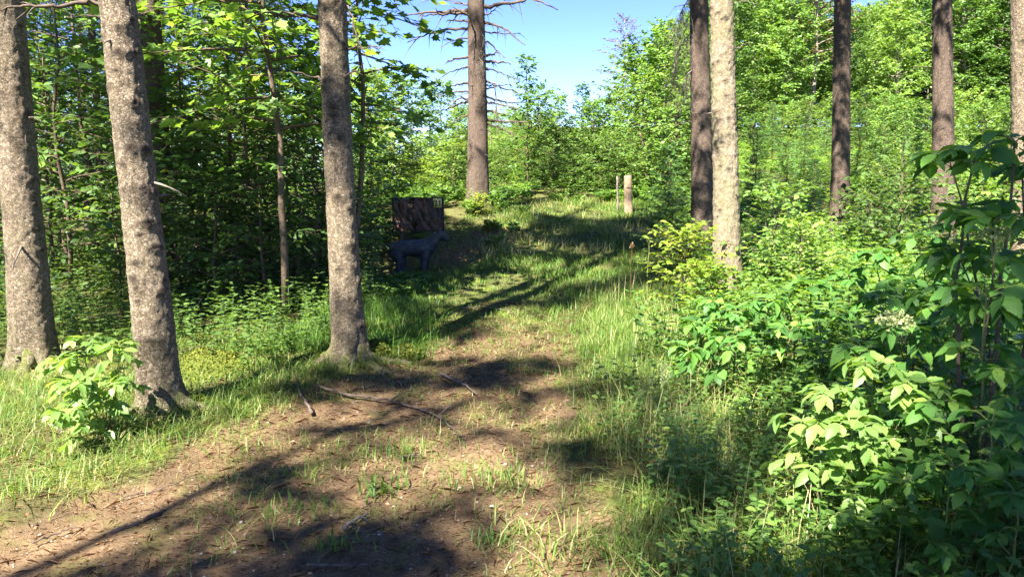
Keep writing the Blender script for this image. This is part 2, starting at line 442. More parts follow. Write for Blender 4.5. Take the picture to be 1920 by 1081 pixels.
def sun_open(C, far_keep=.25, seed=0):
    """True where a twig at C may stay: it would not shade a spot chosen to be sunlit"""
    C = np.atleast_2d(C)
    w = C[:, None] - LIT[None, :, :3]
    t = w @ S
    d = np.linalg.norm(w - t[..., None] * S, axis=-1)
    ok = ~((t > .4) & (d < LIT[None, :, 3] + .10)).any(1)
    g = C - S * (C[:, 2:3] / S[2])
    g = C - S * ((C[:, 2:3] - height(g[:, 0], g[:, 1])[:, None]) / S[2])
    ok &= ~((g[:, 1] < 9) & (g[:, 0] > -3) & (fbm2(g[:, 0], g[:, 1], 2.3, 63) > .60))   # small flecks
    ok &= ~(fbm2(g[:, 0], g[:, 1], 1.15, 41) > np.where((g[:, 0] < -1.8) & (g[:, 1] > 6.5), .43, np.where(g[:, 1] > 6.5, .57, np.where(g[:, 0] > 1.0, .63, .70))))      # holes cut in the crowns by ground noise, to dapple the light
    far = (g[:, 1] > 15.0) & (g[:, 0] > -14) & (g[:, 0] < 40)
    r = np.random.default_rng(seed + 77).random(len(C))
    ok &= ~(far & (r > far_keep))
    return ok

# ------------------------------------------------------------------ plants: generators
def curve(p0, d, L, n, bend, rng, wig=.05):
    """points of a branch: start, direction, length, bend vector added along it"""
    t = np.linspace(0, 1, n)[:, None]
    p = np.asarray(p0) + np.asarray(d) * t * L + np.asarray(bend) * (t ** 2) * L
    p = p + np.cumsum(rng.normal(0, wig * L / n, (n, 3)), 0) * (t > 0)
    return p

def broadleaf(seed, H, R, base, nb, nsub, leaf, step, prof=None, stem_r=.03, up=.55, droop=.15, lean=(0, 0), flat=.35, cull=None, wood_min=.0, jit=.35, ruff=.2):
    """woody broadleaf plant: returns wood Acc, leaf arrays P, D, N, size, v"""
    rng = np.random.default_rng(seed)
    wood = Acc()
    prof = prof or (lambda t: np.sin(np.pi * (.12 + .83 * t)) ** .8)
    n = 9
    t = np.linspace(0, 1, n)
    stem = np.stack([lean[0] * t + np.cumsum(rng.normal(0, .012 * H, n)) * (t > 0), lean[1] * t + np.cumsum(rng.normal(0, .012 * H, n)) * (t > 0), H * t], -1)
    tube(wood, stem, stem_r * (1 - .88 * t) + .002, 6)
    LP, LD, LN, LS, LV = [], [], [], [], []
    az = rng.random() * 6.28
    for i in range(nb):
        tt = (i + rng.random()) / nb
        zf = base + (1 - base) * tt ** .9
        p0 = np.array([np.interp(zf, t, stem[:, k]) for k in range(3)])
        az += 2.4 + rng.normal(0, .3)
        L = R * prof(tt) * rng.uniform(.7, 1.15)
        if L < .05: L = .05
        e = up * (.5 + .9 * tt) + rng.normal(0, .12)
        d = np.array([math.cos(az) * math.cos(e), math.sin(az) * math.cos(e), math.sin(e)])
        b = curve(p0, d, L, 7, (0, 0, -droop), rng)
        r0 = max(stem_r * .45 * (1 - .7 * tt) * min(1, L / R + .3), .003)
        tube(wood, b, np.linspace(r0, .0015, 7), 4, cap=False)
        for j in range(nsub):
            s = .18 + .82 * (j + rng.random()) / nsub
            q = np.array([np.interp(s, np.linspace(0, 1, 7), b[:, k]) for k in range(3)])
            side = 1 if j % 2 else -1
            ang = side * rng.uniform(.4, 1.1)
            if j == nsub - 1: ang = 0
            dd = np.array([d[0] * math.cos(ang) - d[1] * math.sin(ang), d[0] * math.sin(ang) + d[1] * math.cos(ang), d[2] * .5 + rng.normal(0, ruff)])
            dd = dd / np.linalg.norm(dd)
            l2 = L * rng.uniform(.22, .5) * (1.15 - .6 * s)
            l2 = max(l2, leaf * 1.2)
            if cull is not None and not cull(q + dd * l2 * .5): continue
            c = curve(q, dd, l2, 5, (0, 0, -droop * 1.3), rng)
            if l2 > wood_min: tube(wood, c, np.linspace(max(r0 * .45, .002), .001, 5), 3, cap=False)
            m = max(3, int(l2 / step))
            u = (np.arange(m) + rng.random(m)) / m
            P = np.stack([np.interp(u, np.linspace(0, 1, 5), c[:, k]) for k in range(3)], -1)
            sd = np.where(np.arange(m) % 2, 1., -1.) * rng.uniform(.5, 1.2, m); sd[-1] = 0
            D = np.stack([dd[0] * np.cos(sd) - dd[1] * np.sin(sd), dd[0] * np.sin(sd) + dd[1] * np.cos(sd), np.full(m, dd[2] * .3) - .15 + rng.normal(0, .22, m)], -1)
            N = np.stack([rng.normal(0, jit, m), rng.normal(0, jit, m), np.ones(m)], -1)
            LP.append(P); LD.append(D); LN.append(N); LS.append(leaf * rng.uniform(.65, 1.2, m)); LV.append(np.clip(rng.normal(.42, .17, m) + .12 * tt, 0, 1))
    cat = lambda a: np.concatenate(a)
    return wood, (cat(LP), norm(cat(LD)), norm(cat(LN)), cat(LS), cat(LV))

def leaf_mesh_data(name, tpl, mat, serr=False, wid=1.0, curl=.16, twist=0.0):
    """one real leaf: outline with teeth, folded along the midrib, drooping tip"""
    a = Acc()
    if serr:
        n = 9; V = [[0, -.18, .03], [0, 0, 0]]; t = np.linspace(.06, .96, n)
        prof = np.sin(np.pi * t ** .8) ** .85 * .27 * wid
        mid = [[0, q, -.16 * q * q] for q in t]; L = []; R_ = []
        for i, q in enumerate(t):
            w = prof[i] * (1 + (.09 if i % 2 else -.05))
            L.append([-w, q + .03, .22 * w - .16 * q * q + .012 * math.sin(i * 2.1)]); R_.append([w, q + .03, .22 * w - .16 * q * q + .012 * math.cos(i * 1.7)])
        V += mid + L + R_ + [[0, 1.05, -.2], [.006, -.18, .03], [.006, 0, 0]]
        o = 2; F = []; T = 2 + 3 * n
        for i in range(n - 1):
            F += [[o + i, o + i + 1, o + n + i + 1], [o + i, o + n + i + 1, o + n + i], [o + i, o + 2 * n + i, o + 2 * n + i + 1], [o + i, o + 2 * n + i + 1, o + i + 1]]
        F += [[1, o, o + n], [1, o + 2 * n, o], [o + n - 1, T, o + 2 * n - 1], [o + n - 1, o + 3 * n - 1, T], [0, T + 1, T + 2], [0, T + 2, 1]]
        V = np.array(V); V[:, 2] += (.16 - curl) * V[:, 1] ** 2 + twist * V[:, 0] * V[:, 1]; V[:, 0] += twist * .25 * V[:, 1] ** 2
        a.add(V, np.array(F), .5)
    else:
        a.add(TPL[tpl][0], TPL[tpl][1], .5)
    return a.data(name, mat)

def realise(root, leaves, tpl, mat, n_parts, meshes=None, world_off=(0, 0, 0), part='foliage', wide=1.0):
    """the leaves that show largest become objects of their own, the rest one foliage part"""
    P, D, N, Sz, v = leaves
    k = np.zeros(len(P), bool)
    if n_parts and meshes:
        W = P + np.asarray(world_off)
        dist = np.linalg.norm(W - EYE, axis=1) / Sz
        k[np.argsort(dist)[:n_parts]] = True
        X, Y, Z = frames(D, N)
        for c, i in enumerate(np.nonzero(k)[0]):
            m = np.eye(4); m[:3, 0] = X[i] * Sz[i]; m[:3, 1] = Y[i] * Sz[i]; m[:3, 2] = Z[i] * Sz[i]; m[:3, 3] = P[i]
            o = link('leaf', meshes[c % len(meshes)], root)
            o.matrix_local = Matrix(m.tolist())
    if (~k).any():
        a = Acc(); inst(a, tpl, P[~k], D[~k], N[~k], Sz[~k], v[~k], wide)
        link(part, a.data(part, mat), root, kind='stuff')

def spruce_crown(seed, H, R, base, spacing, per, twig_step, needles, nlen, cull=None, prof=None, droop=.45, wood=None, hang=.5, nw=.16, off=(0, 0, 0)):
    """whorls of drooping branches set with needle sprays; returns wood Acc and needle Acc"""
    rng = np.random.default_rng(seed)
    wood = wood or Acc(); nee = Acc()
    prof = prof or (lambda t: (1 - t) ** .75)
    zs = np.arange(base, H - .1, spacing)
    P_, D_, N_, S_, V_ = [], [], [], [], []
    for z in zs:
        t = (z - base) / (H - base)
        a0 = rng.random() * 6.28
        for k in range(per):
            az = a0 + k * 6.283 / per + rng.normal(0, .2)
            L = max(R * prof(t) * rng.uniform(.75, 1.15), .12)
            e = .15 + .5 * t - .25 * (1 - t)
            d = np.array([math.cos(az) * math.cos(e), math.sin(az) * math.cos(e), math.sin(e)])
            b = curve((0, 0, z + rng.normal(0, spacing * .3)), d, L, 6, (0, 0, -droop * (1 - t) + .1), rng, .03)
            if cull is None: tube(wood, b, np.linspace(max(.012 * L, .004), .002, 6), 4, cap=False)
            m = max(3, int(2 * L / twig_step))
            u = .12 + .88 * (np.arange(m) + rng.random(m)) / m
            q = np.stack([np.interp(u, np.linspace(0, 1, 6), b[:, c]) for c in range(3)], -1)
            ok = np.ones(m, bool) if cull is None else cull(q + np.asarray(off))
            if cull is not None and ok.mean() > .6: tube(wood, b, np.linspace(max(.012 * L, .004), .002, 6), 4, cap=False)
            sd = np.where(np.arange(m) % 2, 1., -1.) * rng.uniform(.5, 1.1, m); sd[-1] = 0
            l2 = np.maximum(L * .42 * (1.1 - .75 * u), nlen * 1.2) * rng.uniform(.7, 1.2, m)
            dd = norm(np.stack([d[0] * np.cos(sd) - d[1] * np.sin(sd), d[0] * np.sin(sd) + d[1] * np.cos(sd), -hang * rng.uniform(.3, 1.3, m)], -1))
            q, l2, dd = q[ok], l2[ok], dd[ok]
            if not len(q): continue
            w = np.linspace(0, 1, needles)[None]
            pp = q[:, None] + dd[:, None] * (l2[:, None] * w)[..., None]
            pp[..., 2] -= hang * .35 * l2[:, None] * w ** 2
            n = pp.shape[0] * needles
            pp = pp.reshape(-1, 3); dr = np.repeat(dd, needles, 0) + rng.normal(0, .55, (n, 3))
            P_.append(pp); D_.append(dr); N_.append(rng.normal(0, .6, (n, 3)) + [0, 0, .8]); S_.append(nlen * rng.uniform(.7, 1.3, n))
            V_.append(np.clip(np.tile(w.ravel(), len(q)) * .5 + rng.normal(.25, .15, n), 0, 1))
    if P_:
        inst(nee, 'blade', np.concatenate(P_), np.concatenate(D_), np.concatenate(N_), np.concatenate(S_), np.concatenate(V_), nw)
    return wood, nee

# ------------------------------------------------------------------ the spruces that frame the view
def trunk(acc, axis, radii, zres, nth, flare, seed, knots, rough=.012):
    """round trunk along an axis (points), with root flare, scaly relief, knots and painted shadow streaks under them; returns attrs"""
    rng = np.random.default_rng(seed)
    axis = np.asarray(axis, float)
    L = np.concatenate([[0], np.cumsum(np.linalg.norm(np.diff(axis, axis=0), axis=1))])
    s = np.concatenate([np.arange(0, zres[1], zres[0]), np.arange(zres[1], L[-1], .35), [L[-1]]])
    A = np.stack([np.interp(s, L, axis[:, k]) for k in range(3)], -1)
    r = np.interp(s, L, radii)
    th = np.linspace(0, 2 * math.pi, nth, endpoint=False)
    Sg, Tg = np.meshgrid(s, th, indexing='ij')
    ph = rng.random(4) * 6.28
    lob = .5 * np.cos(3 * Tg + ph[0]) + .35 * np.cos(5 * Tg + ph[1]) + .3 * np.cos(2 * Tg + ph[2])
    fl = np.exp(-Sg / .12) * (.4 + .8 * lob) * flare + np.exp(-Sg / .5) * .14 * flare + np.exp(-Sg / .45) * .12 * lob * flare
    rr = r[:, None] * (1 + fl + .025 * np.cos(2 * Tg + ph[3] + Sg * .7) + .015 * np.sin(3 * Tg + Sg * 1.9))
    c = np.stack([np.cos(Tg) * r[:, None] * 34, np.sin(Tg) * r[:, None] * 34, Sg * 24], -1) + seed
    rr = rr + (vnoise(c) - .5) * rough * .7 + (vnoise(c * 2.3) - .5) * rough * .8 + (vnoise(c * .22) - .5) * rough * .5
    kn = np.zeros_like(rr)
    for ks, kt, kr in knots:
        dth = (Tg - kt + math.pi) % (2 * math.pi) - math.pi
        dx = dth * r[:, None]; dz = Sg - ks
        q = ((dx / (kr * 1.45)) ** 2 + (dz / (kr * .8)) ** 2) * (.45 + 1.1 * vnoise(c * 1.3 + ks * 7))
        rr += .5 * kr * np.exp(-q * .8) - .55 * kr * np.exp(-q * 6)
        kn = np.maximum(kn, np.exp(-q * 1.3) + .55 * np.exp(-(dx / (kr * .5)) ** 2 - (np.clip(-dz - kr, 0, 9) / (kr * 2.2)) ** 2) * (dz < 0) * .5)  # second term paints the cast shadow streak hanging below the knots
    V = A[:, None] + rr[..., None] * np.stack([np.cos(Tg), np.sin(Tg), np.zeros_like(Tg)], -1)
    n, k = len(s), nth
    i = np.arange(n - 1)[:, None] * k; j = np.arange(k)[None]
    F = np.stack([i + j, i + (j + 1) % k, i + k + (j + 1) % k, i + k + j], -1).reshape(-1, 4)
    acc.add(V, F)
    acc.F.append((np.arange(k) + (n - 1) * k)[None])
    moss = np.exp(-Sg / .22) * (.6 + .5 * lob)
    return {'knot': np.clip(kn, 0, 1).ravel(), 'moss': np.clip(moss, 0, 1).ravel()}

def big_spruce(label, pix, D, dia, base_px, mat, seed, H=22, crown_base=7.5, crown_R=2.6, knots=(), n_knots=18, branches=(), fine=.018, flare=1.0, nth=84, dens=1.0, crown=True, stubs=10, group='tall spruces along the forest path', far_keep=.10, bmat='dead_dark', rough=.012, x0=None, roots=()):
    """pix: pixel points of the trunk's middle line from low to high"""
    rng = np.random.default_rng(seed)
    if pix is None: pts_ = [np.array([x0, D, 1.0]), np.array([x0 + rng.normal(0, .05), D + rng.normal(0, .05), 4.0])]
    else: pts_ = [pt(*p, D) for p in pix]
    low, top = pts_[0], pts_[-1]
    zb = gz(low[0], D)
    dirv = (top - low) / (top[2] - low[2])
    b = low + dirv * (zb - .12 - low[2])
    mids = pts_[1:]
    up = mids[-1] + np.array([dirv[0] * .35, rng.normal(0, .02), 1]) * (zb + H - mids[-1][2])
    axis = np.array([b] + ([low] if low[2] > b[2] + .3 else []) + mids + [up])
    root = np.array([b[0], D, zb])
    Ls = np.concatenate([[0], np.cumsum(np.linalg.norm(np.diff(axis, axis=0), axis=1))])
    radii = dia / 2 * np.interp(Ls / Ls[-1], [0, .05, .15, 1], [1, .88, .78, .05])
    t = thing('spruce_tree', label, 'tree', root, group)
    kn = [(rng.uniform(.4, 5.5), rng.uniform(math.pi, 2 * math.pi), rng.uniform(.012, .026)) for _ in range(n_knots)]
    for (kx, ky, kr) in knots:
        p = pt(kx, ky, D - dia / 2)
        s = p[2] - b[2]; cxx = np.interp(p[2], axis[:, 2], axis[:, 0])
        u = np.clip((p[0] - cxx) / (dia / 2), -.95, .95)
        kn.append((s, (-math.acos(u)) % (2 * math.pi), kr))
    a = Acc()
    ex = trunk(a, axis - root, radii, (fine, 6.0), nth, flare, seed, kn, rough)
    link('trunk', a.data('trunk', mat, True, ex), t)
    for (ra, rl) in roots:                                  # surface roots: direction, reach
        rr_ = np.linspace(.6 * dia / 2, rl, 14); az = ra + np.cumsum(rng.normal(0, .06, 14))
        X_, Y_ = root[0] + np.cos(az) * rr_, root[1] + np.sin(az) * rr_
        u_ = np.linspace(0, 1, 14); Z_ = height(X_, Y_) + (.15 * np.exp(-u_ * 6.5) - .035 * u_ - .01)
        a = Acc(); tube(a, np.column_stack([X_, Y_, Z_]) - root, (dia * .17) * (1 - u_) ** .8 * rng.uniform(.85, 1.15, 14) + .012, 10)
        n_ = a.n
        link('root', a.data('root', mat, True, {'knot': np.zeros(n_), 'moss': np.full(n_, .75)}), t)
    AX = lambda z: np.array([np.interp(z, axis[:, 2], axis[:, 0]), np.interp(z, axis[:, 2], axis[:, 1]), z])
    for br in branches:                                    # (thickness, [(px, py), ...], depth drift)
        th_, pp, dd = br
        P = np.array([pt(x, y, D + dd * q) for q, (x, y) in zip(np.linspace(0, 1, len(pp)), pp)])
        c0 = AX(P[0][2]); P = np.vstack([c0 * .6 + P[0] * .4, P])
        uu = np.linspace(0, 1, len(P)); us = np.linspace(0, 1, 4 * len(P))
        Q_ = np.stack([np.interp(us, uu, P[:, k]) for k in range(3)], -1)
        for _ in range(2): Q_[1:-1] = (Q_[:-2] + Q_[1:-1] * 2 + Q_[2:]) / 4
        Lb = np.linalg.norm(Q_[-1] - Q_[0])
        Q_[1:] += rng.normal(0, .006 + .004 * Lb, Q_[1:].shape)
        a = Acc(); th_ = th_ * (1.9 if D > 14 else 1.15); tube(a, Q_ - root, np.linspace(th_, th_ * .22, len(us)) * rng.uniform(.85, 1.15, len(us)), 6)
        if Lb > .35:
            for _ in range(int(3 + Lb * 5)):
                k = rng.integers(3, len(us) - 1); q = Q_[k] - root
                d = norm(rng.normal(0, .5, 3) + (Q_[k] - Q_[k - 1]) / np.linalg.norm(Q_[k] - Q_[k - 1]) + [0, 0, -.3])
                l = rng.uniform(.08, .3) * min(Lb, 1.4)
                tube(a, curve(q, d, l, 5, (0, 0, -.45), rng), np.linspace(th_ * .28, .0012, 5), 4, cap=False)
        link('dead_branch', a.data('dead_branch', M[bmat], True), t)
    for _ in range(stubs):
        z = zb + rng.uniform(.9, 5.8); az = rng.uniform(0, 6.28)
        c = AX(z) - root; rad = np.interp(z - b[2], Ls, radii) * .9
        d = np.array([math.cos(az), math.sin(az), rng.uniform(-.25, .3)])
        a = Acc(); l = rng.choice([.04, .06, .1, .22, .4], p=[.3, .3, .2, .12, .08])
        tube(a, curve(c + d * rad, d, l + .02, 5, (0, 0, -.2), rng, .04), np.linspace(.011, .004 if l < .15 else .002, 5), 5)
        link('branch_stub', a.data('branch_stub', M['dead_wood'], True), t)
    if crown:
        top_ax = AX(zb + crown_base)
        off = np.array([top_ax[0], top_ax[1], zb])
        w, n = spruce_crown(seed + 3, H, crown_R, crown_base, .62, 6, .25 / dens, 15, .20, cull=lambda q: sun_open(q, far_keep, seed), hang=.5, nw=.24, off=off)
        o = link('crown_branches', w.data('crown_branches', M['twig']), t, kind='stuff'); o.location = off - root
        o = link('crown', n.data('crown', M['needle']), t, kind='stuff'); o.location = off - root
    return t

big_spruce('thick grey-brown spruce trunk at the far left edge, crossed by long branch shadows', [(62, 650), (45, 430), (28, 220), (10, 0)], 6.0, .318, None, M['bark'], 11,
           knots=[(50, 210, .03), (25, 160, .02), (58, 430, .025), (30, 330, .02), (60, 335, .02)], branches=[(.008, [(33, 217), (58, 219), (77, 227)], -.1), (.005, [(48, 222), (44, 245), (48, 270)], -.12)], flare=1.15, roots=((-1.2, .55), (-.2, .6), (-2.6, .5)))
big_spruce('spruce trunk leaning left with many dark knots, nearest on the left, sapling at its foot', [(297, 700), (261, 360), (220, 0)], 4.75, .262, None, M['bark'], 12,
           knots=[(222, 50, .03), (240, 30, .025), (220, 97, .035), (246, 92, .025), (215, 130, .018), (250, 190, .035), (255, 230, .022), (245, 275, .035), (267, 278, .03), (265, 353, .028), (224, 354, .02), (275, 418, .035), (262, 440, .02), (285, 465, .035), (253, 492, .03), (247, 523, .035), (252, 540, .022), (295, 548, .03), (255, 565, .018), (282, 640, .025)],
           branches=[(.017, [(186, 2), (140, 8), (90, 14), (40, 10), (-10, 17)], -.25), (.006, [(190, 32), (150, 30), (120, 31)], -.1)], fine=.016, nth=92, flare=1.0, roots=((-.5, .62), (-1.5, .4), (-2.7, .45), (.4, .5)))
big_spruce('straight spruce trunk left of the path with broken branch stubs and mossy foot', [(651, 620), (638, 360), (623, 0)], 6.0, .268, None, M['bark'], 13,
           knots=[(632, 2, .03), (620, 82, .028), (603, 123, .022), (604, 150, .025), (624, 200, .032), (625, 215, .028), (637, 258, .032), (624, 288, .03), (634, 369, .035), (655, 392, .025), (659, 460, .035), (636, 505, .022), (662, 502, .026), (655, 560, .024)],
           branches=[(.016, [(592, 36), (560, 27), (525, 25), (478, 22)], -.2), (.011, [(600, 149), (560, 138), (523, 130), (480, 127)], -.15), (.012, [(645, 90), (680, 88), (718, 91)], -.2), (.013, [(632, 145), (660, 137), (682, 118)], -.3),
                     (.008, [(655, 12), (668, 60), (680, 98), (707, 146)], -.25), (.005, [(508, 30), (520, 70), (528, 110), (527, 150), (522, 192)], -.2)], flare=1.1, roots=((-2.75, .7), (-.4, .5), (-1.6, .35), (.3, .55)))
T4B = [(.014, [(877, 70), (855, 74), (828, 88)], -.4), (.014, [(877, 125), (850, 132), (818, 150)], -.4), (.014, [(877, 172), (850, 172), (815, 182)], -.3), (.013, [(915, 128), (945, 140), (975, 150)], -.4), (.012, [(915, 60), (945, 64), (975, 62)], .3), (.012, [(877, 215), (860, 222), (842, 236)], -.3), (.013, [(915, 168), (935, 160), (960, 158)], .2), (.028, [(873, 20), (820, 22), (758, 28)], .3), (.022, [(873, 25), (830, 28), (791, 31)], -.5), (.02, [(873, 54), (830, 56), (790, 68), (765, 79)], -.4), (.018, [(876, 40), (850, 38), (838, 38)], .2), (.02, [(876, 108), (850, 111), (835, 118)], -.3),
       (.018, [(877, 155), (858, 160), (838, 163)], .2), (.018, [(877, 185), (860, 185), (840, 194)], -.2), (.018, [(877, 192), (850, 200), (826, 210)], .3), (.024, [(913, 12), (960, 5), (1000, -2), (1045, 17)], -.4), (.02, [(915, 44), (945, 52), (985, 86)], -.5),
       (.014, [(914, 78), (930, 92), (948, 110)], -.3), (.018, [(915, 104), (925, 102), (934, 97)], -.2), (.022, [(915, 115), (935, 117), (957, 119)], -.3), (.016, [(915, 153), (940, 165), (985, 178)], -.3), (.017, [(915, 182), (945, 192), (985, 194)], .2),
       (.016, [(915, 192), (945, 197), (975, 206)], -.4), (.015, [(918, 208), (930, 212), (945, 214)], -.2), (.022, [(917, 225), (950, 228), (990, 229)], -.3), (.016, [(917, 233), (945, 243), (970, 254)], -.3), (.010, [(928, 160), (931, 200), (931, 255)], -.6),
       (.012, [(917, 243), (920, 258), (923, 272)], -.4), (.012, [(872, 10), (845, 2), (780, -4)], .4), (.012, [(913, 28), (935, 12), (960, -15)], .2), (.014, [(890, 60), (880, 30), (850, 15)], -.8)]
big_spruce('dying spruce with bare bristling dead branches standing before blue sky', [(895, 370), (896, 200), (892, 0)], 15.0, .43, None, M['bark_red'], 14, n_knots=14, branches=T4B, stubs=14, fine=.03, nth=64, crown_base=9, crown_R=1.6, dens=.5, flare=1.3, far_keep=.1)
big_spruce('dark shaded spruce trunk half hidden behind the sunlit one right of the path', [(1317, 430), (1316, 300), (1310, 0)], 11.0, .345, None, M['bark_red'], 15, stubs=9, fine=.026, nth=60,
           branches=[(.008, [(1292, 8), (1270, 10), (1255, 28)], -.3), (.010, [(1292, 30), (1283, 60), (1270, 95)], -.3), (.006, [(1290, 100), (1270, 130), (1262, 170)], -.2)])
big_spruce('brightly sunlit spruce trunk with flaking algae-green bark right of the path', [(1364, 530), (1360, 300), (1353, 0)], 8.5, .325, None, M['bark_green'], 16, n_knots=46, fine=.018, nth=88, rough=.02,
           knots=[(1347, 20, .02), (1362, 30, .022), (1338, 117, .02), (1360, 150, .02), (1343, 220, .018), (1346, 243, .025), (1351, 310, .02), (1368, 315, .022), (1350, 393, .02), (1346, 276, .018)],
           branches=[(.006, [(1382, 90), (1395, 84), (1407, 80)], -.1), (.005, [(1384, 202), (1392, 200), (1402, 198)], -.1), (.006, [(1375, 6), (1400, 3), (1420, 6)], -.2)], bmat='dead_wood')
big_spruce('slim dark spruce trunk with sun flecks standing before the meadow on the right', [(1574, 430), (1576, 300), (1580, 0)], 12.0, .325, None, M['bark_red'], 17, stubs=10, fine=.026, nth=60, branches=[(.006, [(1562, 66), (1545, 68), (1522, 67)], -.1), (.005, [(1556, 293), (1548, 293), (1540, 292)], 0)])
big_spruce('dark spruce trunk with curved dead branches rising above the elder leaves', [(1768, 330), (1768, 240), (1767, 0)], 11.0, .33, None, M['bark_red'], 18, stubs=8, fine=.026, nth=60,
           branches=[(.012, [(1748, 51), (1730, 40), (1712, 33)], -.2), (.010, [(1772, 52), (1784, 38), (1793, 24)], -.35), (.010, [(1748, 61), (1738, 62), (1730, 61)], -.2), (.011, [(1748, 127), (1730, 125), (1716, 127)], -.2), (.010, [(1772, 120), (1782, 112), (1792, 106)], -.35), (.006, [(1788, 51), (1798, 47), (1808, 45)], 0), (.008, [(1772, 205), (1786, 200), (1794, 197)], -.3)])
big_spruce('pale sunlit spruce trunk cut off by the right edge of the view', [(1921, 400), (1920, 230), (1917, 0)], 9.0, .31, None, M['bark'], 19, stubs=6, fine=.018, branches=[(.006, [(1902, 60), (1890, 57), (1872, 54)], -.1)])
# dry drooping boughs left on the shaded twin trunk
def dry_bough(tree, D, pix, n, seed):
    rr = np.random.default_rng(seed); root = np.array(tree.location)
    P = np.array([pt(x, y, D - .35 * q) for q, (x, y) in zip(np.linspace(0, 1, len(pix)), pix)])
    u = np.linspace(0, 1, 16); Q_ = np.stack([np.interp(u, np.linspace(0, 1, len(P)), P[:, k]) for k in range(3)], -1) - root
    a = Acc(); tube(a, Q_, np.linspace(.011, .004, 16), 5)
    for _ in range(n):
        q = Q_[rr.integers(3, 16)]; d = norm(np.array([rr.normal(-.1, .35), rr.normal(0, .35), -1])); l = rr.uniform(.12, .55)
        c = curve(q, d, l, 6, (rr.normal(0, .2), 0, -.2), rr, .1); tube(a, c, np.linspace(.003, .0012, 6), 3, cap=False)
        for _k in range(4):
            e = c[rr.integers(1, 6)]; tube(a, curve(e, norm(rr.normal(0, .6, 3) + [0, 0, -.7]), rr.uniform(.05, .16), 4, (0, 0, -.2), rr, .1), [.002, .0016, .0013, .001], 3, cap=False)
    link('dry_bough', a.data('dry_bough', M['dead_wood']), tree)
twin = [o for o in COL.objects if o.get('label', '').startswith('dark shaded spruce trunk half')][0]
dry_bough(twin, 11.0, [(1300, -8), (1290, 0), (1278, 20), (1268, 55)], 34, 41)
dry_bough(twin, 11.0, [(1300, 60), (1285, 72), (1268, 100), (1262, 140)], 40, 42)
dry_bough(twin, 11.0, [(1300, 130), (1288, 140), (1276, 165)], 22, 43)
dead = [o for o in COL.objects if o.get('label', '').startswith('dying spruce')][0]
dry_bough(dead, 15.0, [(893, 55), (900, 58), (908, 70)], 26, 44)
dry_bough(dead, 15.0, [(893, 105), (898, 108), (906, 118)], 30, 45)

# darker spruces standing deeper in the wood on the left
big_spruce('dark spruce trunk right behind the leaning knotty trunk on the left', [(304, 420), (296, 250), (278, 0)], 9.5, .31, None, M['bark_red'], 20, stubs=8, fine=.025, nth=56, n_knots=8, crown_base=6.0)
big_spruce('thin dark spruce stem between the two left trunks, the thicker of the pair', [(190, 400), (182, 200), (168, 0)], 14.0, .17, None, M['bark_red'], 21, stubs=6, fine=.04, nth=32, n_knots=4, H=15, crown_base=6, crown_R=1.7)
big_spruce('thinnest dark spruce stem just right of the far left trunk', [(163, 400), (157, 200), (148, 0)], 15.0, .11, None, M['bark_red'], 22, stubs=5, fine=.04, nth=24, n_knots=3, H=12, crown_base=6, crown_R=1.3)
big_spruce('dark spruce trunk peeping out at the left edge behind the first trunk', [(4, 540), (0, 470), (-14, 0)], 10.5, .30, None, M['bark_red'], 23, stubs=4, fine=.03, nth=48, n_knots=4)

# the wood goes on behind and beside the viewer; these give the dappled shade
for k, (x, y) in enumerate([(-5.35, -3.6), (-1.4, -4.6), (2.0, -3.4), (-7.6, .2), (-6.2, 2.6), (-9.6, 4.6), (-3.2, -8.6), (-6.8, -7.4), (-2.3, -6.6)]):
    rng = np.random.default_rng(300 + k)
    big_spruce('tall spruce of the wood around the viewer', None, y, rng.uniform(.15, .19), None, M['bark_red'], 300 + k, stubs=0, fine=.12, nth=20, n_knots=0, H=rng.uniform(17, 21),
               crown_base=rng.uniform(6.5, 9), crown_R=rng.uniform(2.4, 3.2), group='spruces around the viewer', x0=x, dens=1.6)

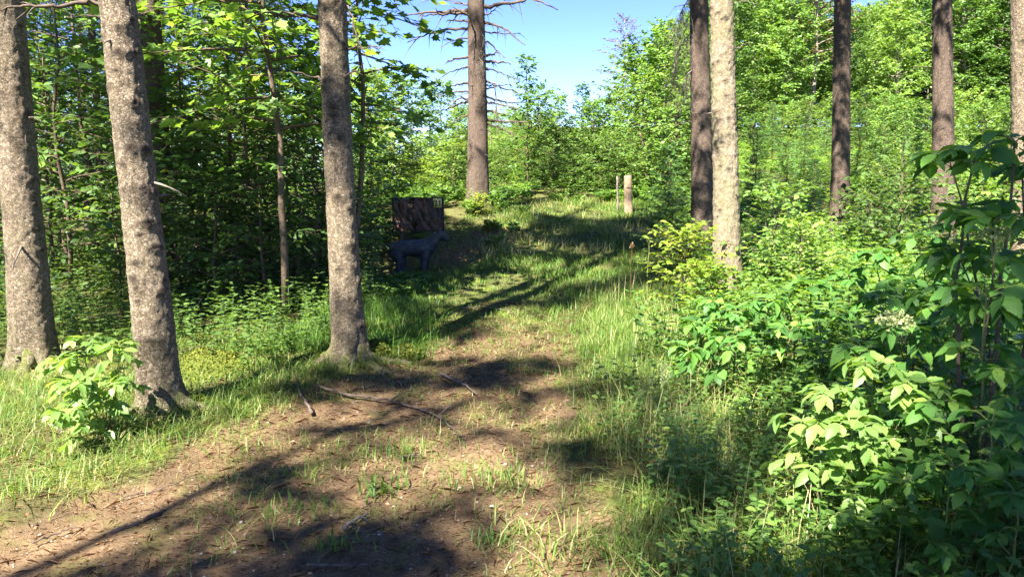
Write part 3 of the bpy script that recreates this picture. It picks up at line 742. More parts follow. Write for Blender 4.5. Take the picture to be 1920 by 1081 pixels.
# ------------------------------------------------------------------ archery course: bear target, backstop board, posts
def bear():
    D = 12.0
    k = D / FPX / .99
    foot = pt(790, 505, D)
    fz = gz(foot[0], foot[1])
    root = np.array([foot[0], D, fz])
    def q(cx, cy, yo=0.0):                                   # crop coords (6 per photo pixel) to local metres, x right, z up
        return np.array([((700 + cx / 6) - 790) * k, yo, (505 - (350 + cy / 6)) * k])
    bm = Acc()
    def loft(stations, n=20):                               # (cx, cy, r_vertical, r_side)
        P = np.array([q(c[0], c[1], c[4] if len(c) > 4 else 0) for c in stations])
        t = norm(np.gradient(P, axis=0)); yv = np.array([0, 1., 0])
        up = norm(np.cross(t, yv)); up[up[:, 2] < -.9] *= 1
        a = np.linspace(0, 6.2832, n, endpoint=False)
        rv = np.array([c[2] for c in stations]) / 6 * k; rs = np.array([c[3] for c in stations]) / 6 * k
        V = P[:, None] + np.cos(a)[None, :, None] * up[:, None] * rv[:, None, None] + np.sin(a)[None, :, None] * yv[None, None] * rs[:, None, None]
        m = len(P); i = np.arange(m - 1)[:, None] * n; j = np.arange(n)[None]
        F = np.stack([i + j, i + (j + 1) % n, i + n + (j + 1) % n, i + n + j], -1).reshape(-1, 4)
        b = bm.n; bm.add(V, F)
        bm.F.append((np.arange(n) + b)[None, ::-1]); bm.F.append((np.arange(n) + b + (m - 1) * n)[None])
    # trunk of the body, rump to chest
    loft([(203, 720, 25, 20), (215, 712, 62, 55), (250, 705, 86, 78), (320, 700, 94, 86), (400, 692, 88, 86), (480, 692, 96, 92), (560, 692, 102, 92), (630, 690, 88, 78), (680, 690, 58, 52), (700, 690, 25, 22)])
    # neck and head
    loft([(590, 675, 84, 70), (640, 655, 84, 66), (686, 610, 72, 58), (718, 572, 60, 52), (750, 550, 56, 54), (784, 556, 50, 48), (808, 582, 36, 32), (830, 600, 27, 24), (846, 608, 15, 14)])
    for yo in (-1, 1):
        o = .075 * yo
        loft([(590, 700, 60, 38, o * .9), (582, 780, 52, 38, o), (573, 850, 43, 34, o), (566, 910, 36, 32, o), (568, 940, 38, 32, o), (572, 958, 40, 34, o)] if yo < 0 else
             [(620, 700, 56, 38, o * .9), (610, 780, 46, 36, o), (594, 850, 38, 32, o), (584, 910, 34, 30, o), (586, 940, 36, 30, o), (590, 958, 38, 32, o)], 14)
        dx = 0 if yo < 0 else 34
        loft([(270 + dx, 720, 72, 38, o), (285 + dx, 790, 62, 38, o), (300 + dx, 845, 44, 30, o), (285 + dx, 900, 32, 26, o), (290 + dx, 940, 32, 26, o), (300 + dx, 958, 36, 28, o)], 14)
        loft([(748, 520, 22, 9, .045 * yo), (752, 496, 24, 10, .052 * yo), (755, 478, 19, 9, .058 * yo), (757, 466, 8, 5, .06 * yo)], 10)   # ears
        loft([(560, 955, 18, 24, o), (590, 956, 16, 24, o), (612, 960, 9, 16, o)], 10); loft([(290 + dx, 955, 18, 24, o), (325 + dx, 956, 16, 24, o), (346 + dx, 960, 9, 16, o)], 10)
    loft([(205, 700, 10, 10), (192, 722, 12, 11), (186, 745, 6, 6)], 8)
    mat, nt, out = new_mat('bear_foam')
    tc = nd(nt, 'ShaderNodeTexCoord')
    mp = nd(nt, 'ShaderNodeMapping'); mp.inputs['Scale'].default_value = (.45, 1, 1); nt.links.new(tc.outputs['Object'], mp.inputs[0])
    n = noise_n(nt, mp.outputs[0], 55, 4); n2 = noise_n(nt, tc.outputs['Object'], 9, 3)
    p = nd(nt, 'ShaderNodeBsdfPrincipled'); p.inputs['Roughness'].default_value = .6
    nt.links.new(ramp(nt, math_n(nt, 'ADD', math_n(nt, 'MULTIPLY', n, .5), math_n(nt, 'MULTIPLY', n2, .5)), [(.35, (.014, .0155, .018)), (.55, (.036, .039, .044)), (.72, (.13, .13, .13))]), p.inputs['Base Color'])
    b = nd(nt, 'ShaderNodeBump'); b.inputs['Strength'].default_value = .5; b.inputs['Distance'].default_value = .012
    nt.links.new(n, b.inputs['Height']); nt.links.new(b.outputs[0], p.inputs['Normal']); nt.links.new(p.outputs[0], out.inputs['Surface'])
    tmp = link('tmp_bear', bm.data('tmp', mat))
    r = tmp.modifiers.new('r', 'REMESH'); r.mode = 'VOXEL'; r.voxel_size = .009; r.use_smooth_shade = True
    s = tmp.modifiers.new('s', 'SMOOTH'); s.factor = .5; s.iterations = 3
    me = bpy.data.meshes.new_from_object(tmp.evaluated_get(bpy.context.evaluated_depsgraph_get()))
    old = tmp.data; bpy.data.objects.remove(tmp); bpy.data.meshes.remove(old)
    me.polygons.foreach_set('use_smooth', np.ones(len(me.polygons), bool))
    if not me.materials: me.materials.append(mat)
    t = thing('bear_target', 'black foam bear standing sideways on the bank left of the path', 'archery target', root, rz=.12)
    link('body', me, t)
    dark = wood_mat('bear_dark', (.006, .006, .006), (.012, .012, .012))
    for nm, (cx, cy, yo, r_) in (('nose', (845, 604, 0, 11)), ('eye', (795, 548, -.04, 6)), ('eye', (795, 548, .04, 6))):
        a = Acc(); c = q(cx, cy, yo); rr = r_ / 6 * k
        th = np.linspace(0, math.pi, 7)
        tube(a, c + np.stack([np.zeros(7), np.zeros(7), -np.cos(th) * rr], -1), np.sin(th) * rr + 1e-4, 10)
        link(nm, a.data(nm, dark, True), t)
    return t
bear()

def box(a, x0, x1, y0, y1, z0, z1, v=.5):
    V = np.array([[x, y, z] for x in (x0, x1) for y in (y0, y1) for z in (z0, z1)])
    a.add(V, np.array([[0, 1, 3, 2], [4, 6, 7, 5], [0, 4, 5, 1], [2, 3, 7, 6], [0, 2, 6, 4], [1, 5, 7, 3]]), v)

def plain_mat(name, c, rough=.7):
    m, nt, out = new_mat(name)
    p = nd(nt, 'ShaderNodeBsdfPrincipled'); p.inputs['Roughness'].default_value = rough
    tc = nd(nt, 'ShaderNodeTexCoord'); n = noise_n(nt, tc.outputs['Object'], 30, 4)
    nt.links.new(ramp(nt, n, [(.3, tuple(q * .75 for q in c)), (.7, tuple(min(q * 1.1, .9) for q in c))]), p.inputs['Base Color'])
    nt.links.new(p.outputs[0], out.inputs['Surface']); return m

def board():
    D = 13.2
    a0, a1 = pt(737, 433, D), pt(832, 370, D)
    x0, x1, z0, z1 = a0[0], a1[0], a0[2], a1[2]
    cx = (x0 + x1) / 2
    root = np.array([cx, D, gz(cx, D)])
    t = thing('backstop_board', 'dark brown mottled backstop board with yellow number plate 21 behind the bear', 'backstop', root)
    W, Z0, Z1 = (x1 - x0) / 2, z0 - root[2], z1 - root[2]
    m, nt, out = new_mat('backstop_mat')
    tc = nd(nt, 'ShaderNodeTexCoord')
    mp = nd(nt, 'ShaderNodeMapping'); mp.inputs['Scale'].default_value = (1, 1, .38); mp.inputs['Rotation'].default_value = (0, .25, 0); nt.links.new(tc.outputs['Object'], mp.inputs[0])
    n1 = noise_n(nt, mp.outputs[0], 9, 5, .65); n2 = noise_n(nt, mp.outputs[0], 38, 4, .7)
    f = math_n(nt, 'ADD', math_n(nt, 'MULTIPLY', n1, .55), math_n(nt, 'MULTIPLY', n2, .5))
    c = ramp(nt, f, [(.40, (.012, .008, .006)), (.52, (.05, .026, .016)), (.60, (.14, .06, .032)), (.66, (.07, .04, .03)), (.74, (.36, .29, .25))])  # brown to rust mat; palest stop is glints of light painted in
    p = nd(nt, 'ShaderNodeBsdfPrincipled'); p.inputs['Roughness'].default_value = .55
    nt.links.new(c, p.inputs['Base Color'])
    b = nd(nt, 'ShaderNodeBump'); b.inputs['Strength'].default_value = 1.0; b.inputs['Distance'].default_value = .02
    nt.links.new(f, b.inputs['Height']); nt.links.new(b.outputs[0], p.inputs['Normal']); nt.links.new(p.outputs[0], out.inputs['Surface'])
    # rough face
    nx_, nz_ = 70, 48
    X, Z = np.meshgrid(np.linspace(-W + .012, W - .012, nx_), np.linspace(Z0 + .012, Z1 - .012, nz_), indexing='ij')
    Y = -.052 - (vnoise(np.stack([X * 22 + Z * 5, X * 0 + 2, Z * 9], -1)) - .3) * .035
    edge = np.minimum(np.minimum(X + W, W - X), np.minimum(Z - Z0, Z1 - Z)); Y = np.where(edge < .02, -.052, Y)
    I = np.arange(nx_ * nz_).reshape(nx_, nz_)
    a = Acc(); a.add(np.stack([X, Y, Z], -1), np.stack([I[:-1, :-1], I[1:, :-1], I[1:, 1:], I[:-1, 1:]], -1).reshape(-1, 4)); box(a, -W + .012, W - .012, -.05, .05, Z0 + .012, Z1 - .012)
    pn = link('panel', a.data('panel', m, True), t)
    blk = plain_mat('board_edging', (.025, .022, .02))
    for (q0, q1, r0, r1) in ((-W, W, Z1 - .012, Z1), (-W, W, Z0, Z0 + .012), (-W, -W + .012, Z0 + .012, Z1 - .012), (W - .012, W, Z0 + .012, Z1 - .012)):
        a = Acc(); box(a, q0, q1, -.075, .055, r0, r1); link('edge_strip', a.data('edge_strip', blk), t)
    for sx in (-.7, .62):
        a = Acc(); tube(a, [(W * sx, .085, -.35 - .1), (W * sx, .085, Z1 - .1)], .028, 8); link('post', a.data('post', M['dead_wood'], True), t)
    # number plate 21
    px0, px1 = pt(817, 372, D)[0] - cx, pt(830, 372, D)[0] - cx - .012
    pz1, pz0 = Z1 - .016, Z1 - .016 - 16.5 * D / FPX
    px0 -= .03
    a = Acc(); box(a, px0, px1, -.095, -.085, pz0, pz1)
    pl = link('number_plate', a.data('number_plate', plain_mat('plate_yellow', (.72, .62, .2), .5)), t)
    ink = plain_mat('plate_ink', (.015, .015, .015))
    h_, w_ = (pz1 - pz0) * .70, (px1 - px0) * .38
    for ch, ox in (('2', px0 + (px1 - px0) * .10), ('1', px0 + (px1 - px0) * .56)):
        if ch == '1':                                       # stem with a flag
            a = Acc(); q1 = [(.42, 0), (.78, 0), (.78, 1), (.52, 1), (.38, .86), (.08, .76), (.08, .62), (.42, .72)]
            a.add([(ox + u_ * w_, -.0985, pz0 + (pz1 - pz0) * .14 + v_ * h_) for u_, v_ in q1], [[0, 1, 2, 3, 4, 5, 6, 7]])
            link('digit', a.data('digit', ink), pl); continue
        cu = bpy.data.curves.new('d', 'FONT'); cu.body = ch; cu.extrude = .06; cu.offset = .008 if ch == '2' else .0
        ob = link('tmp_digit', cu)
        me = bpy.data.meshes.new_from_object(ob.evaluated_get(bpy.context.evaluated_depsgraph_get()))
        bpy.data.objects.remove(ob)
        co = np.zeros(len(me.vertices) * 3, np.float32); me.vertices.foreach_get('co', co); co = co.reshape(-1, 3)
        mn, mx = co.min(0), co.max(0); u = (co - mn) / (mx - mn)
        ww = w_ if ch == '2' else w_ * .75
        new = np.stack([ox + u[:, 0] * ww, -.0965 - u[:, 2] * .002, pz0 + (pz1 - pz0) * .14 + u[:, 1] * h_], -1)
        me.vertices.foreach_set('co', new.astype(np.float32).ravel()); me.materials.clear(); me.materials.append(ink)
        link('digit', me, pl)
    return t
board()

def posts():
    D = 15.6
    tp, bt = pt(1177, 329, D), pt(1178, 398, D)
    z = gz(bt[0], D)
    root = np.array([bt[0], D, min(z, bt[2])])
    H = tp[2] - root[2]
    k = D / FPX
    m = wood_mat('weathered_post', (.12, .085, .05), (.30, .225, .135), 14, .8)
    t = thing('wooden_post', 'short thick split wooden post with a wire round it at the grass edge', 'post', root)
    a = Acc(); n = 14
    zz = np.linspace(-.15, H, n); prof = [(-1, -.7), (-.7, -1), (.6, -1), (1, -.75), (1, .7), (.7, 1), (-.75, 1), (-1, .65)]
    rng = np.random.default_rng(4)
    V = np.array([[(x * (.074 + .016 * (1 - q / H)) + (tp[0] - bt[0]) * q / H + rng.normal(0, .003)), y * .062 + rng.normal(0, .003), q + (.012 * y + .015 * x if i == n - 1 else 0)] for i, q in enumerate(zz) for (x, y) in prof])
    i = np.arange(n - 1)[:, None] * 8; j = np.arange(8)[None]
    a.add(V, np.stack([i + j, i + (j + 1) % 8, i + 8 + (j + 1) % 8, i + 8 + j], -1).reshape(-1, 4)); a.F.append((np.arange(8) + (n - 1) * 8)[None])
    link('shaft', a.data('shaft', m), t)
    a = Acc(); th = np.linspace(0, 6.2832, 25); zw = H - 21 * k
    tube(a, np.stack([np.cos(th) * .092, np.sin(th) * .08, zw + .006 * np.sin(th)], -1), .006, 5, cap=False)
    link('wire', a.data('wire', plain_mat('rust_wire', (.05, .035, .025))), t)
    tp, bt = pt(1157, 330, D + .2), pt(1159, 395, D + .2)
    r2 = np.array([bt[0], D + .2, min(gz(bt[0], D + .2), bt[2])])
    s = Acc(); Q_ = np.linspace(np.array([0, 0, -.1]), tp - r2, 9) + np.random.default_rng(8).normal(0, .004, (9, 3))
    tube(s, Q_, np.linspace(.026, .018, 9), 7)
    o = link('wooden_stake', s.data('wooden_stake', M['dead_wood'], True), label='thin grey wooden stake just left of the thick split post', category='stake'); o.location = r2
posts()

# ------------------------------------------------------------------ trees and shrubs further off
def plant_proto(name, label, cat, seed, group, mat, tpl='oval', bark='twig', **kw):
    t = thing(name, label, cat, group=group)
    w, lv = broadleaf(seed, **kw)
    link('trunk' if cat == 'tree' else 'stem', w.data('wood', M[bark], True), t)
    realise(t, lv, tpl, M[mat], 0, part='crown' if cat == 'tree' else 'foliage')
    return t
def place(proto, first, x, y, label, rz, sc):
    loc = (x, y, gz(x, y) - .03)
    if first:
        proto.location = loc; proto.rotation_euler = (0, 0, rz); proto.scale = (sc,) * 3; proto['label'] = label; return proto
    return copy_tree(proto, label, loc, rz, sc)

rngF = np.random.default_rng(900)
egg = lambda t: np.sin(np.pi * (.2 + .75 * t)) ** .7
FAR = [plant_proto('broadleaf_tree', '-', 'tree', 500 + i, 'broadleaf trees of the forest edge beyond the meadow', m, 'rhomb', 'pale_bark', H=h, R=r, base=b * .4, nb=95, nsub=14, leaf=.22, step=.075, prof=egg, stem_r=.11, up=.55, droop=.15, wood_min=9, jit=.8, ruff=.6)
       for i, (m, h, r, b) in enumerate([('leaf_lime', 12.5, 3.0, .22), ('leaf_lime', 11.5, 2.7, .16), ('leaf', 13, 3.3, .14), ('leaf', 12.5, 3.0, .2), ('leaf_lime', 10, 2.6, .12)])]
COP = plant_proto('broadleaf_tree', '-', 'tree', 509, 'broadleaf trees of the forest edge beyond the meadow', 'leaf_copper', 'rhomb', 'pale_bark', H=11, R=2.3, base=.3, nb=50, nsub=10, leaf=.18, step=.10, prof=egg, stem_r=.11, up=.6, droop=.1, wood_min=9)
def where(px, D):
    marks = [(-200, 'at the far left edge'), (120, 'behind the far left trunk'), (260, 'left of the leaning knotty trunk'), (440, 'right of the leaning knotty trunk'), (600, 'left of the straight trunk'), (690, 'right of the straight left trunk'), (760, 'above the backstop board'), (850, 'left of the dying spruce'), (930, 'behind the dying spruce'),
             (1010, 'right of the dying spruce'), (1090, 'left of the wooden stake'), (1160, 'above the stake and post'), (1215, 'right of the wooden post'), (1290, 'left of the twin trunks'), (1400, 'behind the twin trunks'), (1490, 'right of the flaking trunk'), (1570, 'left of the slim dark trunk'), (1650, 'right of the slim dark trunk'), (1740, 'left of the branched dark trunk'), (1830, 'right of the branched dark trunk'), (9999, 'at the right edge')]
    for a, b in marks:
        if px < a: break
    return b
used = set()
def far_tree(k, px, D, sc, label):
    p = FAR[k] if k >= 0 else COP
    x = (px - CX) / FPX * D
    if k >= 0: sc = min(sc, (1.5 + (340 - np.interp(px, [1180, 1240, 1290, 1340, 1420, 1500, 1540, 1600, 1650, 1700, 1800], [90, 45, 15, -30, -40, 0, 18, 22, 10, -30, -80])) * D / FPX - gz(x, D)) / (12.5, 11.5, 13, 12.5, 10)[k] * .95)
    place(p, k not in used, x, D, label, rngF.random() * 6.28, sc); used.add(k)
L_EDGE = 'broadleaf tree in the dense sunlit forest edge beyond the meadow'
L_DEEP = 'half-hidden broadleaf tree in the second rank of the wood'
row1 = [(1240, 34, .56, 1), (1290, 36, .74, 0), (1345, 38, .85, 2), (1400, 40, .95, 4), (1450, 42, 1.05, 1), (1500, 44, .95, 0), (1555, 43, .92, 3), (1610, 45, .92, 2), (1665, 44, .98, 1), (1715, 45, 1.05, 0), (1770, 43, 1.1, 2), (1830, 44, 1.15, 3), (1890, 42, 1.1, 3), (1950, 43, 1.1, 2), (2020, 42, 1.1, 0)]
ORD = 'first second third fourth fifth sixth seventh eighth ninth tenth eleventh twelfth thirteenth fourteenth fifteenth sixteenth seventeenth eighteenth'.split()
for i, (px, D, sc, k) in enumerate(row1): far_tree(k, px + rngF.normal(0, 6), D + rngF.normal(0, 1), sc, ORD[i] + ' broadleaf tree from the left in the front rank of the far forest edge')
for i in range(18): far_tree(rngF.integers(0, 4), 1310 + i * 43 + rngF.normal(0, 10), 50 + rngF.normal(0, 1.5), .92 + .012 * i, L_DEEP + ' ' + where(1310 + i * 43, 50))
for i in range(14): far_tree(rngF.integers(0, 4), 1340 + i * 51 + rngF.normal(0, 10), 58 + rngF.normal(0, 2), .95 + .012 * i, L_DEEP)
far_tree(-1, 1150, 33, .52, 'copper-brown leaved tree top against the sky left of the forest edge')
far_tree(-1, 1500, 41, 1.1, 'brownish thin-leaved tree in the forest edge between the right trunks')

# young trees and bushes on the rise behind the bear and the path
MID = [plant_proto('young_tree', '-', 'tree', 520 + i, 'young broadleaf trees on the rise behind the path', m, 'oval', 'twig', H=h, R=r, base=.12, nb=42, nsub=9, leaf=.125, step=.05, prof=pf, stem_r=.035, up=u, droop=.12, wood_min=.25, jit=.55, ruff=.4)
       for i, (m, h, r, pf, u) in enumerate([('leaf', 4.2, 1.0, lambda t: (1 - t) ** .6 * .9 + .1, .6), ('leaf_lime', 3.6, 1.15, egg, .7), ('leaf', 3.4, 1.3, egg, .6)])]
used2 = set()
def skyline(px):
    return np.interp(px, [600, 700, 770, 820, 850, 900, 970, 975, 990, 1005, 1045, 1078, 1110, 1150, 1175, 1190, 1230, 1280, 1320], [120, 130, 150, 150, 190, 235, 225, 110, 98, 150, 175, 150, 190, 175, 130, 80, 55, 20, 0])
def mid_tree(k, px, D, sc, label):
    if 640 < px < 1300:
        top = 1.5 + (340 - skyline(px)) * D / FPX - gz((px - CX) / FPX * D, D)
        sc = min(sc * 1.15, top / (4.2, 3.6, 3.4)[k] * .93)
    place(MID[k], k not in used2, (px - CX) / FPX * D, D, label, rngF.random() * 6.28, sc); used2.add(k)
L_MID = 'leafy young broadleaf tree in the thicket on the rise behind the path'
mid_tree(0, 990, 20, 1.05, 'slender young broadleaf tree whose tip stands clear against the sky')
mid_tree(0, 1078, 21, .92, 'pointed young broadleaf tree left of the wooden post, tip against the sky')
for px, D, sc, k in [(1045, 20, .85, 1), (1110, 22, .95, 2), (1150, 21.5, .95, 1), (1190, 23, 1.05, 2), (1235, 22, 1.1, 1), (1275, 24, 1.1, 2), (1020, 24, .8, 2), (1150, 27, 1.15, 0), (1225, 29, 1.35, 2), (1180, 30, 1.1, 1), (1270, 30, 1.4, 0), (1100, 19.5, .7, 1), (1215, 19.5, .75, 2), (1260, 19, .8, 1),
                     (770, 23, 1.0, 1), (820, 24, 1.12, 2), (845, 22, .9, 1), (720, 22, 1.0, 2), (800, 27, 1.1, 0), (690, 21, 1.0, 1), (860, 27, .8, 2), (640, 22, 1.1, 2), (745, 19.5, .75, 2), (700, 17.5, .7, 1), (1400, 27, .55, 2), (1640, 19, .62, 1), (1690, 17, .62, 2), (1740, 20, .7, 1), (1640, 25, .7, 2), (1600, 22, .6, 2), (1820, 18, .7, 2), (1880, 16, .7, 1)]:
    mid_tree(k, px + rngF.normal(0, 6), D + rngF.normal(0, .4), sc * rngF.uniform(.92, 1.08), ('near ' if D < 21 else 'mid-distance ' if D < 25.5 else 'far ') + ('slim pointed' if k == 0 else 'lime green' if k == 1 else 'bushy green') + ' young broadleaf tree ' + where(px, D))
L_B = '*'
BUSH = [plant_proto('bush', '-', 'bush', 540 + i, 'sunlit bushes on the bank and along the meadow', m, 'oval', 'twig', H=h, R=r, base=.03, nb=30, nsub=8, leaf=.085, step=.05, prof=egg, stem_r=.014, up=.7, droop=.12, wood_min=.12)
        for i, (m, h, r) in enumerate([('leaf_lime', 1.3, .75), ('leaf', 1.2, .8), ('leaf_yellow', 1.0, .7), ('leaf_dark', 1.3, .85)])]
used3 = set()
def bush(k, px, D, sc, label):
    if label == L_B: label = ('near ' if D < 17 else 'mid-distance ' if D < 21 else 'distant ') + ('lime-green', 'green', 'yellowish', 'dark green')[k] + ' sunlit bush ' + where(px, D)
    place(BUSH[k], k not in used3, (px - CX) / FPX * D, D, label, rngF.random() * 6.28, sc); used3.add(k)
bush(2, 1285, 8.0, .85, 'yellowish bramble bush at the foot of the twin spruce trunks')
bush(2, 1330, 7.4, .6, 'small yellow-green bramble in front of the sunlit flaking trunk')
bush(0, 1450, 8.6, .95, 'bright lime-green bush right of the sunlit flaking trunk')
bush(0, 1505, 8.2, .75, 'low lime-green bush between the flaking trunk and the slim dark trunk')
bush(3, 1260, 11.5, .75, 'dark green bush left of the shaded twin trunk')
bush(1, 1620, 11.5, .95, 'green bush just right of the slim dark spruce trunk')
bush(3, 1690, 10, 1.15, 'dark bush between the slim dark trunk and the branched trunk')
bush(2, 900, 14.4, .38, 'low yellow-green bush at the foot of the dying spruce')
bush(1, 1830, 9, 1.1, 'broad green bush behind the elder at the right edge')
for i in range(26):
    bush(int(rngF.choice([0, 0, 1, 1, 2])), rngF.uniform(660, 890), rngF.uniform(16.3, 23), rngF.uniform(.7, 1.1), L_B)
for i in range(30):
    bush(int(rngF.choice([0, 1, 1, 3])), rngF.uniform(1010, 1300), rngF.uniform(17.6, 25), rngF.uniform(.6, 1.1), L_B)
for i in range(46): bush(int(rngF.choice([0, 0, 1])), -20 + i * 23, rngF.uniform(40, 62), rngF.uniform(1.6, 2.8) if i < 34 else rngF.uniform(.9, 1.4), 'distant sunlit bush on the hill behind the left wood ' + where(-20 + i * 23, 50))
for i in range(24): bush(int(rngF.choice([1, 1, 3])), 1230 + i * 35, rngF.uniform(47, 56), rngF.uniform(2.4, 3.2), 'shady bush inside the far wood, mostly hidden, ' + where(1230 + i * 35, 50))
for i in range(44): D = rngF.uniform(20, 44); bush(int(rngF.choice([0, 0, 1, 2])), rngF.uniform(860, 1070), D, rngF.uniform(.6, .9) * (.7 + D / 60), L_B)
for i in range(26): bush(int(rngF.choice([0, 1, 1, 3])), 1290 + i * 27, rngF.uniform(34, 39), rngF.uniform(1.3, 1.9), 'leafy bush at the foot of the far forest edge ' + where(1290 + i * 27, 36))
for i in range(34):
    D = rngF.uniform(12, 36); bush(int(rngF.choice([0, 0, 1])), rngF.uniform(1400, 1950), D, rngF.uniform(.5, .9) * (1 if D > 16 else .8), L_B)

# young spruces
YS = []
for i, (H, R) in enumerate([(1.7, .55), (2.3, .7)]):
    t = thing('young_spruce', '-', 'tree', group='young spruces at the meadow edge')
    w = Acc(); tube(w, [(0, 0, 0), (0, 0, H)], [.025, .004], 6)
    w, n = spruce_crown(560 + i, H, R, .08, .15, 6, .09, 7, .085, wood=w, droop=.12, hang=.12, nw=.16, prof=lambda t: (1 - t) ** .9)
    link('trunk', w.data('trunk', M['twig']), t); link('crown', n.data('crown', M['needle_young']), t, kind='stuff'); YS.append(t)
u4 = set()
def ysp(k, px, D, sc, label):
    place(YS[k], k not in u4, (px - CX) / FPX * D, D, label, rngF.random() * 6.28, sc); u4.add(k)
ysp(0, 1252, 14.5, .95, 'small young spruce right of the wooden post')
ysp(1, 1412, 15, .75, 'young spruce just right of the sunlit flaking trunk')
for px, D, sc, k in [(1470, 19, .8, 0), (1500, 24, .9, 1), (1630, 22, .9, 0), (1440, 28, 1, 1), (1540, 30, 1, 0), (1680, 27, .9, 1), (1520, 17, .6, 0)]:
    ysp(k, px, D, sc, ('near' if D < 20 else 'far') + ' young spruce among the meadow ferns ' + where(px, D))

# ------------------------------------------------------------------ shady understorey on the left
VAR = [(1.0, .16, 0), (.8, .32, .35), (1.15, .05, -.3), (.9, .5, .2), (1.05, .25, -.5), (.7, .1, .15)]
LM = {'maple': [leaf_mesh_data('maple_leaf', 'maple', M['leaf_lime'])], 'oval': [leaf_mesh_data('oval_leaf', 'oval', M['leaf'])], 'oval_dark': [leaf_mesh_data('oval_leaf_dark', 'oval', M['leaf_dark'])],
      'elder': [leaf_mesh_data('elder_leaf', 'oval', M['elder'], True, *a) for a in VAR], 'lime': [leaf_mesh_data('lime_leaf', 'oval', M['leaf_lime'], True, *a) for a in VAR]}
x, y = (530 - CX) / FPX * 8.2, 8.2
mp_ = thing('maple_tree', 'slender maple with bright sunlit leaves reaching over towards the gap of sky', 'tree', (x, y, gz(x, y)))
w, lv = broadleaf(600, H=5.0, R=1.6, base=.38, nb=36, nsub=9, leaf=.135, step=.08, prof=lambda t: .75 + .25 * np.sin(3 * t), stem_r=.045, up=.25, droop=.2, lean=(.3, -.1), wood_min=.1, jit=.5)
link('trunk', w.data('trunk', M['twig'], True), mp_)
realise(mp_, lv, 'maple', M['leaf_lime'], 260, LM['maple'], (x, y, gz(x, y)), 'crown')
x, y = (655 - CX) / FPX * 9.4, 9.4
mp_ = thing('maple_tree', 'maple boughs spreading from behind the straight left trunk against the sky', 'tree', (x, y, gz(x, y)))
w, lv = broadleaf(601, H=5.4, R=1.35, base=.36, nb=34, nsub=9, leaf=.13, step=.08, prof=lambda t: .7 + .3 * np.sin(3 * t), stem_r=.04, up=.2, droop=.3, lean=(.15, .1), wood_min=.1, jit=.5)
link('trunk', w.data('trunk', M['twig'], True), mp_)
realise(mp_, lv, 'maple', M['leaf'], 260, LM['maple'], (x, y, gz(x, y)), 'crown')
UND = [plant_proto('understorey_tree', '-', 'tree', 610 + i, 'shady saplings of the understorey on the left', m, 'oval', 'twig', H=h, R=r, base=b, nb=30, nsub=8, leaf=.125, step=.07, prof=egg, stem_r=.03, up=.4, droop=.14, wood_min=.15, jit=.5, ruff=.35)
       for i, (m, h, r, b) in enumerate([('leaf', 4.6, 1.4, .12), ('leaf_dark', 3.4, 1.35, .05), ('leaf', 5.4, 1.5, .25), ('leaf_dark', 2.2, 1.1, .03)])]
u5 = set()
def und(k, px, D, sc, label=None):
    label = label or ('near ' if D < 10 else 'deeper ') + ('tall' if k in (0, 2) else 'low' if k == 3 else 'bushy') + ' shady sapling of the left wood ' + where(px, D)
    place(UND[k], k not in u5, (px - CX) / FPX * D, D, label, rngF.random() * 6.28, sc); u5.add(k)
for px, D, sc, k in [(120, 9.5, 1, 0), (190, 11, 1.1, 2), (240, 9.0, .9, 1), (370, 9.5, 1.0, 1), (410, 10.5, 1.05, 0), (460, 9.2, .95, 0), (350, 12, 1.15, 2), (520, 10.5, 1, 1), (570, 9.6, .9, 1), (110, 13, 1.1, 2), (40, 12, 1.1, 0), (-40, 10, 1, 1), (440, 13, 1.1, 2), (560, 12.5, 1.0, 0),
                     (600, 10.4, .75, 3), (500, 8.6, .75, 3), (400, 8.4, .7, 3), (330, 9.0, .85, 3), (210, 8.8, .6, 3), (30, 8.2, .6, 3), (290, 10.5, 1.0, 1), (140, 11.5, 1.0, 1), (430, 9.0, .8, 1), (540, 9.3, .85, 1), (80, 10.2, .9, 1), (390, 11.5, .9, 0), (250, 16, 1.0, 1), (-10, 16, 1.2, 0), (480, 16, 1.0, 1), (590, 17, .9, 1)]:
    und(k, px + rngF.normal(0, 5), D, sc)
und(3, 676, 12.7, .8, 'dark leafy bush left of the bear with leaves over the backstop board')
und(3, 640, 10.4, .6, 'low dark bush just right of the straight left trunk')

# dark spruces with hanging boughs deeper in the wood
SP = []
for i in range(2):
    t = thing('dense_spruce', '-', 'tree', group='dense spruces deep in the wood on the left')
    H = 15 + i * 2
    w = Acc(); tube(w, np.stack([np.zeros(8), np.zeros(8), np.linspace(-.1, H, 8)], -1), np.linspace(.17, .01, 8), 12)
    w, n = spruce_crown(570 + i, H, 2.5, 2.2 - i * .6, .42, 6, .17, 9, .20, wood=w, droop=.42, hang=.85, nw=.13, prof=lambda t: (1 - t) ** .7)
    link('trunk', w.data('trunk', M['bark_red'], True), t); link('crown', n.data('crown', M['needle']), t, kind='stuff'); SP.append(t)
u6 = set()
def spr(k, px, D, sc, label=None):
    label = label or ('near' if D < 20 else 'far') + ' dark spruce with hanging boughs in the left wood ' + where(px, D)
    place(SP[k], k not in u6, (px - CX) / FPX * D, D, label, rngF.random() * 6.28, sc); u6.add(k)
spr(0, 480, 26, 1.1, 'dark spruce with hanging boughs above the maple, left of the sky gap')
spr(1, 325, 21, 1.05, 'dark spruce with hanging boughs in the gap right of the leaning trunk')
for px, D, sc, k in [(70, 19, 1, 1), (-60, 14, 1, 0), (240, 27, .8, 1), (-40, 25, 1.1, 0)]:
    spr(k, px, D, sc)
und_l = 'leafy tree in the bright clearing far behind the left wood'
